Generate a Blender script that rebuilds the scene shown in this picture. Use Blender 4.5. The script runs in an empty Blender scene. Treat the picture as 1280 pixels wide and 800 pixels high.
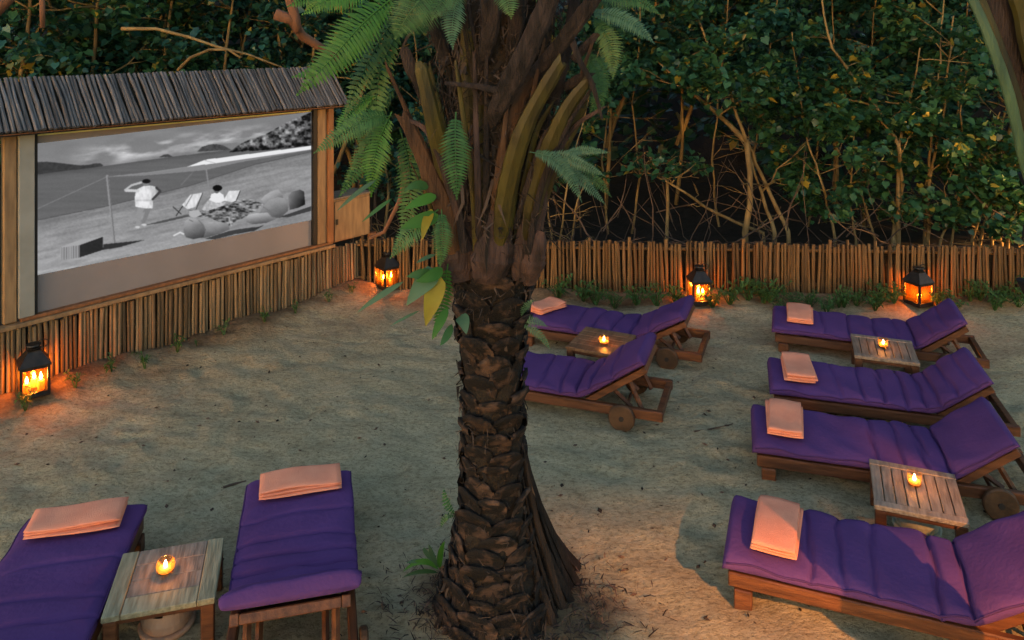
import bpy, math, random
import numpy as np
from mathutils import Vector, Matrix

random.seed(7)
RNG = np.random.default_rng(7)
R = math.radians
scene = bpy.context.scene
COL = scene.collection

# ------------------------------------------------------------------ camera, sky, sun, exposure
F_PX, CAM_H, HORIZON = 960.0, 2.95, 45.0           # focal length in pixels of a 1280 wide frame, eye height, horizon row
cam_d = bpy.data.cameras.new('camera')
cam = bpy.data.objects.new('camera', cam_d); COL.objects.link(cam)
cam.location = (0, 0, CAM_H); cam.rotation_euler = (R(90), 0, 0)
cam_d.sensor_width = 36.0; cam_d.lens = F_PX / 1280 * 36
cam_d.shift_y = -(400 - HORIZON) / 1280            # a shift lens: level camera, frame moved down
cam_d.clip_start = 0.05; cam_d.clip_end = 1000
scene.camera = cam

SUN_EL, SUN_AZ = R(2.5), R(205)
world = bpy.data.worlds.new('World'); scene.world = world; world.use_nodes = True
wn = world.node_tree
sky = wn.nodes.new('ShaderNodeTexSky'); sky.sky_type = 'NISHITA'; sky.sun_disc = False
sky.sun_elevation = SUN_EL; sky.sun_rotation = SUN_AZ; sky.ozone_density = 1.5; sky.air_density = 1.0
wn.nodes['Background'].inputs['Strength'].default_value = 0.070
wn.links.new(sky.outputs[0], wn.nodes['Background'].inputs['Color'])
sun_d = bpy.data.lights.new('sun', 'SUN'); sun_d.energy = 0.01; sun_d.angle = R(20); sun_d.color = (1, .86, .7)
sun = bpy.data.objects.new('sun', sun_d); COL.objects.link(sun)
sun.rotation_euler = Vector((-math.sin(SUN_AZ), -math.cos(SUN_AZ), -math.tan(R(14)))).to_track_quat('-Z', 'Y').to_euler()

scene.view_settings.view_transform = 'Standard'; scene.view_settings.look = 'None'
scene.view_settings.exposure = 3.98; scene.view_settings.gamma = 1
scene.render.engine = 'CYCLES'
cy = scene.cycles
cy.use_denoising = True
try: cy.denoiser = 'OPENIMAGEDENOISE'
except Exception: pass
cy.max_bounces = 6; cy.diffuse_bounces = 3; cy.glossy_bounces = 2; cy.transmission_bounces = 4; cy.transparent_max_bounces = 12
cy.caustics_reflective = False; cy.caustics_refractive = False; cy.sample_clamp_indirect = 4.0

# ------------------------------------------------------------------ where a pixel of the photograph lies in the place
def at(px, py, z=0.0):
    d = F_PX * (CAM_H - z) / (py - HORIZON)
    return Vector(((px - 640) * d / F_PX, d, z))
def pt(px, py, d):
    return Vector(((px - 640) * d / F_PX, d, CAM_H - (py - HORIZON) * d / F_PX))

# ------------------------------------------------------------------ materials
def mat(name, c1, c2=None, scale=6.0, stretch=(1, 1, 1), rough=.7, bump=0.0, bscale=40.0, bstretch=None, rand=0.0,
        spec=.3, detail=4, pos=(.35, .65), third=None, island=False, trans=0.0, sheen=0.0):
    m = bpy.data.materials.new(name); m.use_nodes = True
    nt = m.node_tree; N = nt.nodes; L = nt.links
    b = N['Principled BSDF']; b.inputs['Roughness'].default_value = rough
    b.inputs['Specular IOR Level'].default_value = spec
    if sheen: b.inputs['Sheen Weight'].default_value = sheen; b.inputs['Sheen Roughness'].default_value = .5
    c2 = c2 or c1
    tc = N.new('ShaderNodeTexCoord')
    mp = N.new('ShaderNodeMapping'); mp.inputs['Scale'].default_value = stretch
    oi = N.new('ShaderNodeObjectInfo')
    L.new(tc.outputs['Object'], mp.inputs['Vector'])
    off = N.new('ShaderNodeVectorMath'); off.operation = 'ADD'
    sc_ = N.new('ShaderNodeVectorMath'); sc_.operation = 'SCALE'; sc_.inputs['Scale'].default_value = 37.0
    cmb = N.new('ShaderNodeCombineXYZ')
    for k in range(3): L.new(oi.outputs['Random'], cmb.inputs[k])
    L.new(cmb.outputs[0], sc_.inputs[0]); L.new(mp.outputs[0], off.inputs[0]); L.new(sc_.outputs[0], off.inputs[1])
    nz = N.new('ShaderNodeTexNoise'); nz.inputs['Scale'].default_value = scale; nz.inputs['Detail'].default_value = detail
    L.new(off.outputs[0], nz.inputs['Vector'])
    rp = N.new('ShaderNodeValToRGB')
    rp.color_ramp.elements[0].position = pos[0]; rp.color_ramp.elements[0].color = (*c1, 1)
    rp.color_ramp.elements[1].position = pos[1]; rp.color_ramp.elements[1].color = (*c2, 1)
    if third:
        e = rp.color_ramp.elements.new(third[0]); e.color = (*third[1], 1)
    if island:
        g = N.new('ShaderNodeNewGeometry'); L.new(g.outputs['Random Per Island'], rp.inputs['Fac'])
    else:
        L.new(nz.outputs['Fac'], rp.inputs['Fac'])
    col = rp.outputs[0]
    if rand:
        mr = N.new('ShaderNodeMapRange'); mr.inputs['To Min'].default_value = 1 - rand; mr.inputs['To Max'].default_value = 1 + rand
        L.new(oi.outputs['Random'], mr.inputs['Value'])
        hv = N.new('ShaderNodeHueSaturation'); L.new(col, hv.inputs['Color']); L.new(mr.outputs[0], hv.inputs['Value'])
        col = hv.outputs[0]
    L.new(col, b.inputs['Base Color'])
    if bump:
        n2 = N.new('ShaderNodeTexNoise'); n2.inputs['Scale'].default_value = bscale; n2.inputs['Detail'].default_value = 5
        mp2 = N.new('ShaderNodeMapping'); mp2.inputs['Scale'].default_value = bstretch or stretch
        L.new(tc.outputs['Object'], mp2.inputs['Vector']); L.new(mp2.outputs[0], n2.inputs['Vector'])
        bp = N.new('ShaderNodeBump'); bp.inputs['Strength'].default_value = bump; bp.inputs['Distance'].default_value = .02
        L.new(n2.outputs['Fac'], bp.inputs['Height']); L.new(bp.outputs[0], b.inputs['Normal'])
    if trans:
        t = N.new('ShaderNodeBsdfTranslucent'); L.new(col, t.inputs['Color'])
        mx = N.new('ShaderNodeMixShader'); mx.inputs[0].default_value = trans
        L.new(b.outputs[0], mx.inputs[1]); L.new(t.outputs[0], mx.inputs[2])
        L.new(mx.outputs[0], N['Material Output'].inputs['Surface'])
    return m

def flame_mat(name, colour, strength):
    m = bpy.data.materials.new(name); m.use_nodes = True
    N = m.node_tree.nodes; L = m.node_tree.links; N.remove(N['Principled BSDF'])
    e = N.new('ShaderNodeEmission'); e.inputs[0].default_value = (*colour, 1); e.inputs[1].default_value = strength
    t = N.new('ShaderNodeBsdfTransparent'); a = N.new('ShaderNodeAddShader')
    L.new(e.outputs[0], a.inputs[0]); L.new(t.outputs[0], a.inputs[1]); L.new(a.outputs[0], N['Material Output'].inputs['Surface'])
    return m

def pane_mat(name, colour, clear, trans_col):
    m = bpy.data.materials.new(name); m.use_nodes = True
    N = m.node_tree.nodes; L = m.node_tree.links; N.remove(N['Principled BSDF'])
    t = N.new('ShaderNodeBsdfTransparent'); t.inputs[0].default_value = (*colour, 1)
    d = N.new('ShaderNodeBsdfTranslucent'); d.inputs[0].default_value = (*trans_col, 1)
    g = N.new('ShaderNodeBsdfGlossy'); g.inputs[1].default_value = .08
    m1 = N.new('ShaderNodeMixShader'); m1.inputs[0].default_value = 1 - clear
    m2 = N.new('ShaderNodeMixShader'); m2.inputs[0].default_value = .05
    L.new(t.outputs[0], m1.inputs[1]); L.new(d.outputs[0], m1.inputs[2])
    L.new(m1.outputs[0], m2.inputs[1]); L.new(g.outputs[0], m2.inputs[2]); L.new(m2.outputs[0], N['Material Output'].inputs['Surface'])
    return m

def sand_mat():
    m = bpy.data.materials.new('sand'); m.use_nodes = True
    N = m.node_tree.nodes; L = m.node_tree.links; b = N['Principled BSDF']
    b.inputs['Roughness'].default_value = .95; b.inputs['Specular IOR Level'].default_value = .1
    tc = N.new('ShaderNodeTexCoord')
    def noise(scale, detail, stretch=(1, 1, 1), rot=0, rough=.6):
        mp = N.new('ShaderNodeMapping'); mp.inputs['Scale'].default_value = stretch; mp.inputs['Rotation'].default_value = (0, 0, rot)
        n = N.new('ShaderNodeTexNoise'); n.inputs['Scale'].default_value = scale; n.inputs['Detail'].default_value = detail
        n.inputs['Roughness'].default_value = rough
        L.new(tc.outputs['Object'], mp.inputs[0]); L.new(mp.outputs[0], n.inputs['Vector']); return n.outputs['Fac']
    def ramp(fac, a, c, p0, p1):
        r = N.new('ShaderNodeValToRGB'); r.color_ramp.elements[0].color = (*a, 1); r.color_ramp.elements[1].color = (*c, 1)
        r.color_ramp.elements[0].position = p0; r.color_ramp.elements[1].position = p1; L.new(fac, r.inputs[0]); return r.outputs[0]
    def mix(kind, fac, a, c):
        x = N.new('ShaderNodeMix'); x.data_type = 'RGBA'; x.blend_type = kind
        if isinstance(fac, float): x.inputs[0].default_value = fac
        else: L.new(fac, x.inputs[0])
        L.new(a, x.inputs[6]); L.new(c, x.inputs[7]); return x.outputs[2]
    base = ramp(noise(.9, 5), (.46, .39, .245), (.54, .455, .29), .35, .65)
    clump = ramp(noise(3.2, 9, (1, 1.7, 1), .5, .72), (.85, .84, .82), (1.05, 1.05, 1.05), .38, .58)
    rake = ramp(noise(5.5, 8, (1, 3.2, 1), -.35, .75), (.86, .85, .84), (1.04, 1.04, 1.04), .38, .56)
    crumb = ramp(noise(26, 6, (1, 1.4, 1), 0, .7), (.62, .60, .56), (1.1, 1.1, 1.1), .36, .52)
    speck = ramp(noise(95, 2), (.42, .38, .33), (1.03, 1.03, 1.03), .30, .40)
    c = mix('MULTIPLY', 1.0, mix('MULTIPLY', .85, mix('MULTIPLY', .7, mix('MULTIPLY', .85, base, clump), rake), crumb), speck)
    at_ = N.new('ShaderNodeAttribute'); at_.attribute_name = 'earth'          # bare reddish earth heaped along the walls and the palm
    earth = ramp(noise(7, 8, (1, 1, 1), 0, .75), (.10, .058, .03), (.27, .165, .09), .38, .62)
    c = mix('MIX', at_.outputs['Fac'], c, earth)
    L.new(c, b.inputs['Base Color'])
    add = N.new('ShaderNodeMath'); add.operation = 'ADD'; add2 = N.new('ShaderNodeMath'); add2.operation = 'ADD'
    L.new(noise(8, 9, (1, 1.5, 1), .3, .75), add.inputs[0]); L.new(noise(30, 7, (1, 1.3, 1), -.2, .75), add.inputs[1])
    mu = N.new('ShaderNodeMath'); mu.operation = 'MULTIPLY'; mu.inputs[1].default_value = .45
    L.new(add.outputs[0], add2.inputs[0]); L.new(noise(5.5, 8, (1, 2.6, 1), -.35, .75), mu.inputs[0]); L.new(mu.outputs[0], add2.inputs[1])
    bp = N.new('ShaderNodeBump'); bp.inputs['Strength'].default_value = 1.0; bp.inputs['Distance'].default_value = .05
    L.new(add2.outputs[0], bp.inputs['Height']); L.new(bp.outputs[0], b.inputs['Normal'])
    return m

MT = {}
MT['sand'] = sand_mat()
MT['soil'] = mat('soil', (.006, .005, .004), (.016, .012, .008), scale=5, rough=1, bump=.8, bscale=14)
MT['bamboo'] = mat('bamboo', (.05, .026, .010), (.155, .088, .035), scale=4, stretch=(1, 1, .35), rough=.55, rand=.5, bump=.15, bscale=30)
MT['bamboo_tan'] = mat('bamboo_tan', (.05, .033, .017), (.20, .135, .072), scale=3, stretch=(1, 1, .3), rough=.6, rand=.45, pos=(.3, .6), bump=.2, bscale=30)
MT['bamboo_grey'] = mat('bamboo_grey', (.047, .045, .048), (.138, .130, .130), scale=5, stretch=(1, 1, .4), rough=.65, rand=.35, bump=.2, bscale=30)
MT['teak'] = mat('teak', (.055, .02, .009), (.125, .047, .019), scale=5, stretch=(.7, 6, 6), rough=.5, bump=.2, bscale=18, rand=.15)
MT['teak_grey'] = mat('teak_grey', (.13, .10, .075), (.24, .19, .145), scale=6, stretch=(8, 1, 8), rough=.6, bump=.3, bscale=14, rand=.22)
MT['teak_brown'] = mat('teak_brown', (.10, .055, .03), (.19, .11, .06), scale=6, stretch=(8, 1, 8), rough=.45, bump=.25, bscale=14, rand=.2)
MT['teak_pale'] = mat('teak_pale', (.17, .15, .09), (.30, .27, .17), scale=6, stretch=(8, 1, 8), rough=.65, bump=.3, bscale=14, rand=.1)
MT['cushion'] = mat('cushion', (.072, .032, .118), (.088, .039, .142), scale=3, rough=.9, bump=.22, bscale=38, spec=.1, rand=.06)
MT['piping'] = mat('piping', (.05, .022, .085), (.06, .026, .10), rough=.85, spec=.1)
MT['towel'] = mat('towel', (.72, .27, .17), (.80, .32, .20), scale=8, rough=.95, bump=.6, bscale=220, spec=.05)
MT['wood_frame'] = mat('wood_frame', (.17, .105, .055), (.27, .17, .085), scale=5, stretch=(5, 5, .8), rough=.55, bump=.15, bscale=20, rand=.12)
MT['wood_red'] = mat('wood_red', (.15, .06, .025), (.24, .10, .04), scale=5, stretch=(5, 5, .8), rough=.5, bump=.15, bscale=20)
MT['board_grey'] = mat('board_grey', (.20, .20, .18), (.27, .27, .245), scale=3, rough=.6)
MT['board_spill_tint'] = mat('board_spill_tint', (.55, .60, .26), (.62, .67, .32), scale=3, rough=.6)  # greenish projector light put into the board colour
MT['screen_cloth'] = mat('screen_cloth', (.195, .172, .172), (.225, .198, .198), scale=2, rough=.8)
MT['black_trim'] = mat('black_trim', (.008, .008, .008), (.014, .013, .012), rough=.6)
MT['iron'] = mat('iron', (.006, .0055, .005), (.018, .014, .011), scale=20, rough=.45, bump=.2, bscale=60, spec=.35)
MT['wax'] = mat('wax', (.7, .55, .33), (.75, .6, .4), rough=.5, trans=.4)
MT['terracotta'] = mat('terracotta', (.28, .16, .10), (.38, .24, .16), scale=9, rough=.9, bump=.3)
MT['pot_grey'] = mat('pot_grey', (.20, .21, .16), (.28, .29, .23), scale=9, rough=.9, bump=.3)
MT['rubber'] = mat('rubber', (.02, .016, .013), (.035, .028, .022), rough=.8)
MT['wheel'] = mat('wheel', (.04, .021, .010), (.085, .043, .02), scale=10, rough=.6, bump=.2)
MT['bark'] = mat('bark', (.10, .066, .026), (.22, .155, .065), scale=8, stretch=(1, 1, .3), rough=.85, bump=.6, bscale=25)
MT['bark_red'] = mat('bark_red', (.085, .04, .022), (.17, .08, .042), scale=8, stretch=(1, 1, .3), rough=.85, bump=.6, bscale=25)
MT['palm_core'] = mat('palm_core', (.008, .006, .004), (.02, .015, .01), scale=12, rough=.95, bump=.9, bscale=35)
MT['palm_scale'] = mat('palm_scale', (.0035, .0027, .0022), (.058, .035, .024), scale=2.2, stretch=(1, 1, 1), rough=.85, bump=.5, bscale=30, bstretch=(1, 1, .35), rand=.5, pos=(.50, .66), detail=3)
MT['stalk_olive'] = mat('stalk_olive', (.014, .012, .002), (.044, .038, .005), scale=6, stretch=(2, 2, .5), rough=.55, bump=.25, bscale=30, bstretch=(2, 2, .25), rand=.25)
MT['stalk_brown'] = mat('stalk_brown', (.020, .010, .005), (.055, .028, .013), scale=6, stretch=(2, 2, .4), rough=.75, bump=.5, bscale=30, bstretch=(2, 2, .25), rand=.25)
MT['stalk_sheath'] = mat('stalk_sheath', (.012, .008, .0075), (.058, .036, .033), scale=7, stretch=(2, 2, .5), rough=.8, bump=.6, bscale=35, bstretch=(2, 2, .3), rand=.15)
MT['stalk_green'] = mat('stalk_green', (.03, .06, .03), (.055, .10, .05), scale=6, stretch=(3, 3, .4), rough=.5, bump=.3, bscale=40, bstretch=(3, 3, .2))
MT['stalk_dead'] = mat('stalk_dead', (.006, .005, .0048), (.028, .021, .020), scale=9, stretch=(3, 3, .4), rough=.9, bump=.8, bscale=40, bstretch=(3, 3, .3), rand=.3)
MT['root'] = mat('root', (.006, .0045, .0038), (.026, .017, .0125), scale=7, stretch=(3, 3, .6), rough=.95, bump=.9, bscale=30)
MT['fibre'] = mat('fibre', (.006, .005, .004), (.05, .038, .032), rough=.9, island=True)
MT['mulch'] = mat('mulch', (.02, .013, .009), (.085, .05, .034), rough=.95, island=True)
MT['fern'] = mat('fern', (.022, .08, .024), (.045, .13, .04), rough=.5, rand=.25, trans=.3, island=True, pos=(0, 1))
MT['fern_bright'] = mat('fern_bright', (.03, .125, .018), (.055, .19, .026), rough=.5, rand=.2, trans=.35, island=True, pos=(0, 1))
MT['fern_blue'] = mat('fern_blue', (.04, .105, .06), (.075, .155, .09), rough=.5, rand=.15, trans=.3, island=True, pos=(0, 1))
MT['leaf_yellow'] = mat('leaf_yellow', (.20, .17, .01), (.25, .24, .02), rough=.5, trans=.3, scale=9)
MT['tree_leaf'] = mat('tree_leaf', (.008, .046, .028), (.036, .11, .042), rough=.42, spec=.45, trans=.25, island=True, pos=(.0, .95), third=(.99, (.27, .22, .035)))
MT['tree_leaf_dark'] = mat('tree_leaf_dark', (.006, .040, .034), (.024, .095, .066), rough=.45, spec=.45, trans=.2, island=True, pos=(.0, .92), third=(.985, (.2, .17, .03)))
MT['plant_leaf'] = mat('plant_leaf', (.03, .075, .018), (.07, .14, .035), rough=.5, trans=.25, island=True, pos=(0, 1))
MT['flame'] = flame_mat('flame', (1, .50, .11), 9)
MT['lantern_pane'] = pane_mat('lantern_pane', (1, .74, .42), .985, (1, .45, .1))
MT['cup_glass'] = pane_mat('cup_glass', (1, .86, .64), .95, (1, .5, .18))
MT['twig'] = mat('twig', (.04, .028, .02), (.08, .055, .04), rough=.9)

# ------------------------------------------------------------------ mesh helpers
class MB:
    def __init__(s): s.v = []; s.f = []
    def add(s, verts, faces):
        o = len(s.v); s.v += [tuple(p) for p in verts]; s.f += [tuple(i + o for i in f) for f in faces]
    def box(s, x0, x1, y0, y1, z0, z1, m=None, b=0.0):
        P = [Vector((x, y, z)) for z in (z0, z1) for y in (y0, y1) for x in (x0, x1)]
        if b:                                                   # chamfered along the vertical-most visible edges: a 24 vertex box
            bx = min(b, (x1-x0)*.3); by = min(b, (y1-y0)*.3); bz = min(b, (z1-z0)*.3)
            xs = (x0, x0+bx, x1-bx, x1); ys = (y0, y0+by, y1-by, y1); zs = (z0, z0+bz, z1-bz, z1)
            def ring(z, ax, ay):                                # octagon
                return [(xs[1], ys[ay[0]], z), (xs[2], ys[ay[0]], z), (xs[ax[1]], ys[1], z), (xs[ax[1]], ys[2], z),
                        (xs[2], ys[ay[1]], z), (xs[1], ys[ay[1]], z), (xs[ax[0]], ys[2], z), (xs[ax[0]], ys[1], z)]
            full = lambda z: ring(z, (0, 3), (0, 3))
            small = lambda z: [(xs[1], ys[1], z), (xs[2], ys[1], z), (xs[2], ys[1], z), (xs[2], ys[2], z),
                               (xs[2], ys[2], z), (xs[1], ys[2], z), (xs[1], ys[2], z), (xs[1], ys[1], z)]
            def inset(z):
                o = []
                for (a, c) in ((1, 1), (2, 1), (2, 1), (2, 2), (2, 2), (1, 2), (1, 2), (1, 1)): o.append((xs[a], ys[c], z))
                return o
            rings = [inset(zs[0]), full(zs[1]), full(zs[2]), inset(zs[3])]
            V = [Vector(p) for r in rings for p in r]
            if m: V = [m @ p for p in V]
            Fs = []
            for k in range(3):
                for i in range(8):
                    j = (i + 1) % 8; Fs.append((k*8+i, k*8+j, k*8+8+j, k*8+8+i))
            Fs.append((6, 3, 1, 0)); Fs.append((24, 25, 27, 29))
            Fs[-2] = (0, 5, 3, 1); Fs[-1] = (24, 25, 27, 29)
            s.add(V, Fs); return
        if m: P = [m @ p for p in P]
        s.add(P, [(0, 2, 3, 1), (4, 5, 7, 6), (0, 1, 5, 4), (2, 6, 7, 3), (0, 4, 6, 2), (1, 3, 7, 5)])
    def tube(s, pts, rad, n=6, flat=1.0, normal=None, caps=True):
        pts = [Vector(p) for p in pts]
        if not hasattr(rad, '__len__'): rad = [rad] * len(pts)
        rings = []; prev = None
        for i, p in enumerate(pts):
            t = (pts[min(i+1, len(pts)-1)] - pts[max(i-1, 0)]).normalized()
            if normal is not None: a = Vector(normal)
            elif prev is not None: a = prev
            else: a = Vector((0, 0, 1)) if abs(t.z) < .9 else Vector((1, 0, 0))
            a = (a - t * a.dot(t)).normalized(); prev = a; c = t.cross(a)
            rings.append([p + (a * math.sin(2*math.pi*k/n) * flat + c * math.cos(2*math.pi*k/n)) * rad[i] for k in range(n)])
        s.loft(rings, caps)
    def loft(s, rings, caps=True):
        n = len(rings[0]); V = [p for r in rings for p in r]; Fs = []
        for i in range(len(rings)-1):
            for k in range(n):
                j = (k+1) % n; Fs.append((i*n+k, i*n+j, (i+1)*n+j, (i+1)*n+k))
        if caps:
            Fs.append(tuple(range(n-1, -1, -1))); Fs.append(tuple((len(rings)-1)*n + k for k in range(n)))
        s.add(V, Fs)
    def lathe(s, prof, n=16, c=(0, 0, 0), caps=True):
        s.loft([[Vector((c[0]+r*math.cos(2*math.pi*k/n), c[1]+r*math.sin(2*math.pi*k/n), c[2]+z)) for k in range(n)] for r, z in prof], caps)
    def mesh(s, name, smooth=False):
        me = bpy.data.meshes.new(name); me.from_pydata(s.v, [], s.f); me.update()
        if smooth: me.polygons.foreach_set('use_smooth', [True] * len(me.polygons))
        return me
    def build(s, name, m, parent=None, smooth=False):
        return link(name, s.mesh(name, smooth), m, parent)

def link(name, me, m=None, parent=None, mw=None):
    if m is not None and not me.materials: me.materials.append(MT[m] if isinstance(m, str) else m)
    o = bpy.data.objects.new(name, me); COL.objects.link(o)
    if parent is not None: o.parent = parent
    if mw is not None: o.matrix_local = mw
    return o
def np_mesh(name, V, Fq, smooth=False):
    me = bpy.data.meshes.new(name); k = Fq.shape[1]
    me.vertices.add(len(V)); me.vertices.foreach_set('co', V.astype(np.float32).ravel())
    me.loops.add(Fq.size); me.loops.foreach_set('vertex_index', Fq.astype(np.int32).ravel())
    me.polygons.add(len(Fq)); me.polygons.foreach_set('loop_start', np.arange(0, Fq.size, k, dtype=np.int32))
    me.polygons.foreach_set('loop_total', np.full(len(Fq), k, dtype=np.int32))
    if smooth: me.polygons.foreach_set('use_smooth', np.ones(len(Fq), dtype=bool))
    me.update(calc_edges=True); me.validate(); return me
ORD = 'first second third fourth fifth sixth seventh eighth ninth tenth eleventh twelfth thirteenth fourteenth fifteenth sixteenth seventeenth eighteenth nineteenth twentieth'.split()
def tag(o, label=None, cat=None, group=None, kind=None):
    if label: o['label'] = label
    if cat: o['category'] = cat
    if group: o['group'] = group
    if kind: o['kind'] = kind
    return o
def empty(name, loc, rz=0.0):
    o = bpy.data.objects.new(name, None); COL.objects.link(o); o.location = loc; o.rotation_euler = (0, 0, rz)
    o.empty_display_size = .1; return o
def copy_tree(o, parent=None):
    c = o.copy(); COL.objects.link(c)
    if parent is not None:
        c.parent = parent; c.matrix_parent_inverse = o.matrix_parent_inverse.copy()
    for ch in list(o.children): copy_tree(ch, c)
    return c
LAT = RNG.random((256, 256))
def vnoise(x, y):
    x = np.asarray(x, float); y = np.asarray(y, float)
    xi = np.floor(x).astype(int); yi = np.floor(y).astype(int); fx = x - xi; fy = y - yi
    fx = fx*fx*(3-2*fx); fy = fy*fy*(3-2*fy); g = lambda a, b: LAT[a % 256, b % 256]
    return (g(xi, yi)*(1-fx)*(1-fy) + g(xi+1, yi)*fx*(1-fy) + g(xi, yi+1)*(1-fx)*fy + g(xi+1, yi+1)*fx*fy) - .5
def fbm(x, y, o=4):
    return sum(vnoise(x*2**k + 17*k, y*2**k + 31*k) / 2**k for k in range(o))

# ------------------------------------------------------------------ the plan: cinema wall line, fence line
WA = at(5, 504); WB = at(430, 369)
WU = (WB - WA).normalized(); WN = Vector((WU.y, -WU.x, 0))          # along the wall, and out of it towards the sand
def wall_s(px, n=0.0):
    r = Vector(((px - 640) / F_PX, 1, 0)); t = (WA.dot(WN) + n) / r.dot(WN)
    p = r * t; return (p - WA - WN * n).dot(WU), t
def wall_z(px, py, n=0.0):
    return CAM_H - (py - HORIZON) * wall_s(px, n)[1] / F_PX
def WP(s_, n, z): return WA + WU * s_ + WN * n + Vector((0, 0, z))
WM = Matrix(((WU.x, WN.x, 0, WA.x), (WU.y, WN.y, 0, WA.y), (0, 0, 1, 0), (0, 0, 0, 1)))   # wall frame: x along, y out, z up
FA = at(452, 366); FB0 = at(1280, 380)
FU = (FB0 - FA).normalized(); FNV = Vector((FU.y, -FU.x, 0))
FLEN = 9.6
PALM = Vector((-.095, 3.95, 0)); PALM2 = Vector((2.20, 2.80, 0)); DOFF = -.13

# ------------------------------------------------------------------ setting: sand, forest floor, hillside
def axis(lo, hi, step, far):
    a = list(np.arange(lo, hi + step/2, step)); return np.array([-far, -far/3, lo - 6] + a + [hi + 6, far/3, far])
gx = axis(-6.2, 8.2, .045, 300); gy = axis(1.8, 9.6, .045, 300)
X, Y = np.meshgrid(gx, gy)
inside = ((X > -6.3) & (X < 8.3) & (Y > 1.7) & (Y < 9.7)).astype(float)
dw = (X - WA.x)*WN.x + (Y - WA.y)*WN.y
df = (X - FA.x)*FNV.x + (Y - FA.y)*FNV.y
Z = .022*fbm(X*1.1, Y*1.4) + .022*fbm(X*5, Y*8 + X*2, 3) + .014*fbm(X*13, Y*19, 2)
for d in (dw, df): Z = Z + .085*np.exp(-(np.maximum(d, 0)/.30)**2)*(1 + .9*fbm(X*2.2, Y*2.2, 3))
Z = Z + .05*np.exp(-(((X-PALM.x)**2 + (Y-PALM.y)**2)/.45**2))
Z = np.where((dw < -.02) | (df < -.02), np.minimum(Z, .02), Z)
for k in range(260):                                                     # scuffs and old footprints
    cx_, cy_ = random.uniform(-4, 4), random.uniform(3.2, 8.2); a_ = random.uniform(0, 3.14); q1 = (X-cx_)*math.cos(a_) + (Y-cy_)*math.sin(a_); q2 = -(X-cx_)*math.sin(a_) + (Y-cy_)*math.cos(a_)
    e_ = (q1/.14)**2 + (q2/.055)**2; Z = Z - .014*np.exp(-e_) + .006*np.exp(-((e_-2.2)/1.2)**2)
Z = Z * inside - .003
nx, ny = len(gx), len(gy)
I = np.arange(nx*ny).reshape(ny, nx)
GF = np.stack([I[:-1, :-1], I[:-1, 1:], I[1:, 1:], I[1:, :-1]], -1).reshape(-1, 4)
ground = link('sand_ground', np_mesh('sand_ground', np.stack([X, Y, Z], -1).reshape(-1, 3), GF, True), 'sand'); tag(ground, kind='structure')
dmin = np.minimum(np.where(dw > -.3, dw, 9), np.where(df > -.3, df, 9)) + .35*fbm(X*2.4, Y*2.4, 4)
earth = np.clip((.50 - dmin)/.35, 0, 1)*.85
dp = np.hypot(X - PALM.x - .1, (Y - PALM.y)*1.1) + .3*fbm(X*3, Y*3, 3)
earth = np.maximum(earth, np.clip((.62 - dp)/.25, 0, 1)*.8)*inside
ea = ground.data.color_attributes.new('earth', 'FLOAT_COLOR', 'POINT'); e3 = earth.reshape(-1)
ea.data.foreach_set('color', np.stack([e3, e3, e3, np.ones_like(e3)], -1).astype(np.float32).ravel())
def gz(x, y):
    i = min(max(int(np.searchsorted(gx, x)), 1), nx-1); j = min(max(int(np.searchsorted(gy, y)), 1), ny-1); return float(Z[j, i])

fx_ = np.arange(-16, 16.1, .4); fy_ = np.concatenate([np.arange(9.3, 15, .4), np.arange(15, 26, .8)])
X2, Y2 = np.meshgrid(fx_, fy_)
Z2 = .085 + .05*fbm(X2*.8, Y2*.8) + np.maximum(Y2 - 15.5, 0)*.9
keep = np.ones_like(X2, bool)
I2 = np.arange(X2.size).reshape(X2.shape)
F2 = np.stack([I2[:-1, :-1], I2[:-1, 1:], I2[1:, 1:], I2[1:, :-1]], -1).reshape(-1, 4)
ff = link('forest_floor', np_mesh('forest_floor', np.stack([X2, Y2, Z2], -1).reshape(-1, 3), F2, True), 'soil'); tag(ff, kind='structure')
mb = MB()                                                              # darker soil behind the cinema wall
q = [WP(-9, -.25, .03), WP(3.9, -.25, .03), Vector((-2.2, 9.6, .03)), Vector((-16, 16, .03)), Vector((-20, 4, .03))]
mb.add(q, [(0, 1, 2, 3, 4)]); sb = mb.build('soil_bed', 'soil'); tag(sb, kind='structure')

# ------------------------------------------------------------------ bamboo
def cane_mesh(L=1.0, r=.5, n=6, seed=0):
    rn = random.Random(seed); mb = MB(); pts = []; rad = []; z = 0.0
    ks = sorted([rn.uniform(.1, .9) for _ in range(2)]); zs = [0]
    for k in ks: zs += [k-.015, k, k+.015]
    zs.append(1)
    bend = rn.uniform(-.35, .35)
    for z in zs:
        pts.append((bend*math.sin(z*math.pi), bend*.4*math.sin(z*math.pi*2), z)); rad.append(r*(1.16 if z in ks else 1.0)*(1 - .12*z))
    mb.loft([[Vector((p[0] + q*math.cos(2*math.pi*k/n), p[1] + q*math.sin(2*math.pi*k/n), p[2])) for k in range(n)] for p, q in zip(pts, rad)])
    me = mb.mesh('bamboo_cane', True)
    fl = [True]*len(me.polygons); fl[-1] = fl[-2] = False; me.polygons.foreach_set('use_smooth', fl); return me
def canes(mname, n):
    ms = []
    for i in range(n):
        me = cane_mesh(seed=i*3+len(mname)); me.materials.append(MT[mname]); ms.append(me)
    return ms
CM = {k: canes(k, 5) for k in ('bamboo', 'bamboo_tan', 'bamboo_grey')}
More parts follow.
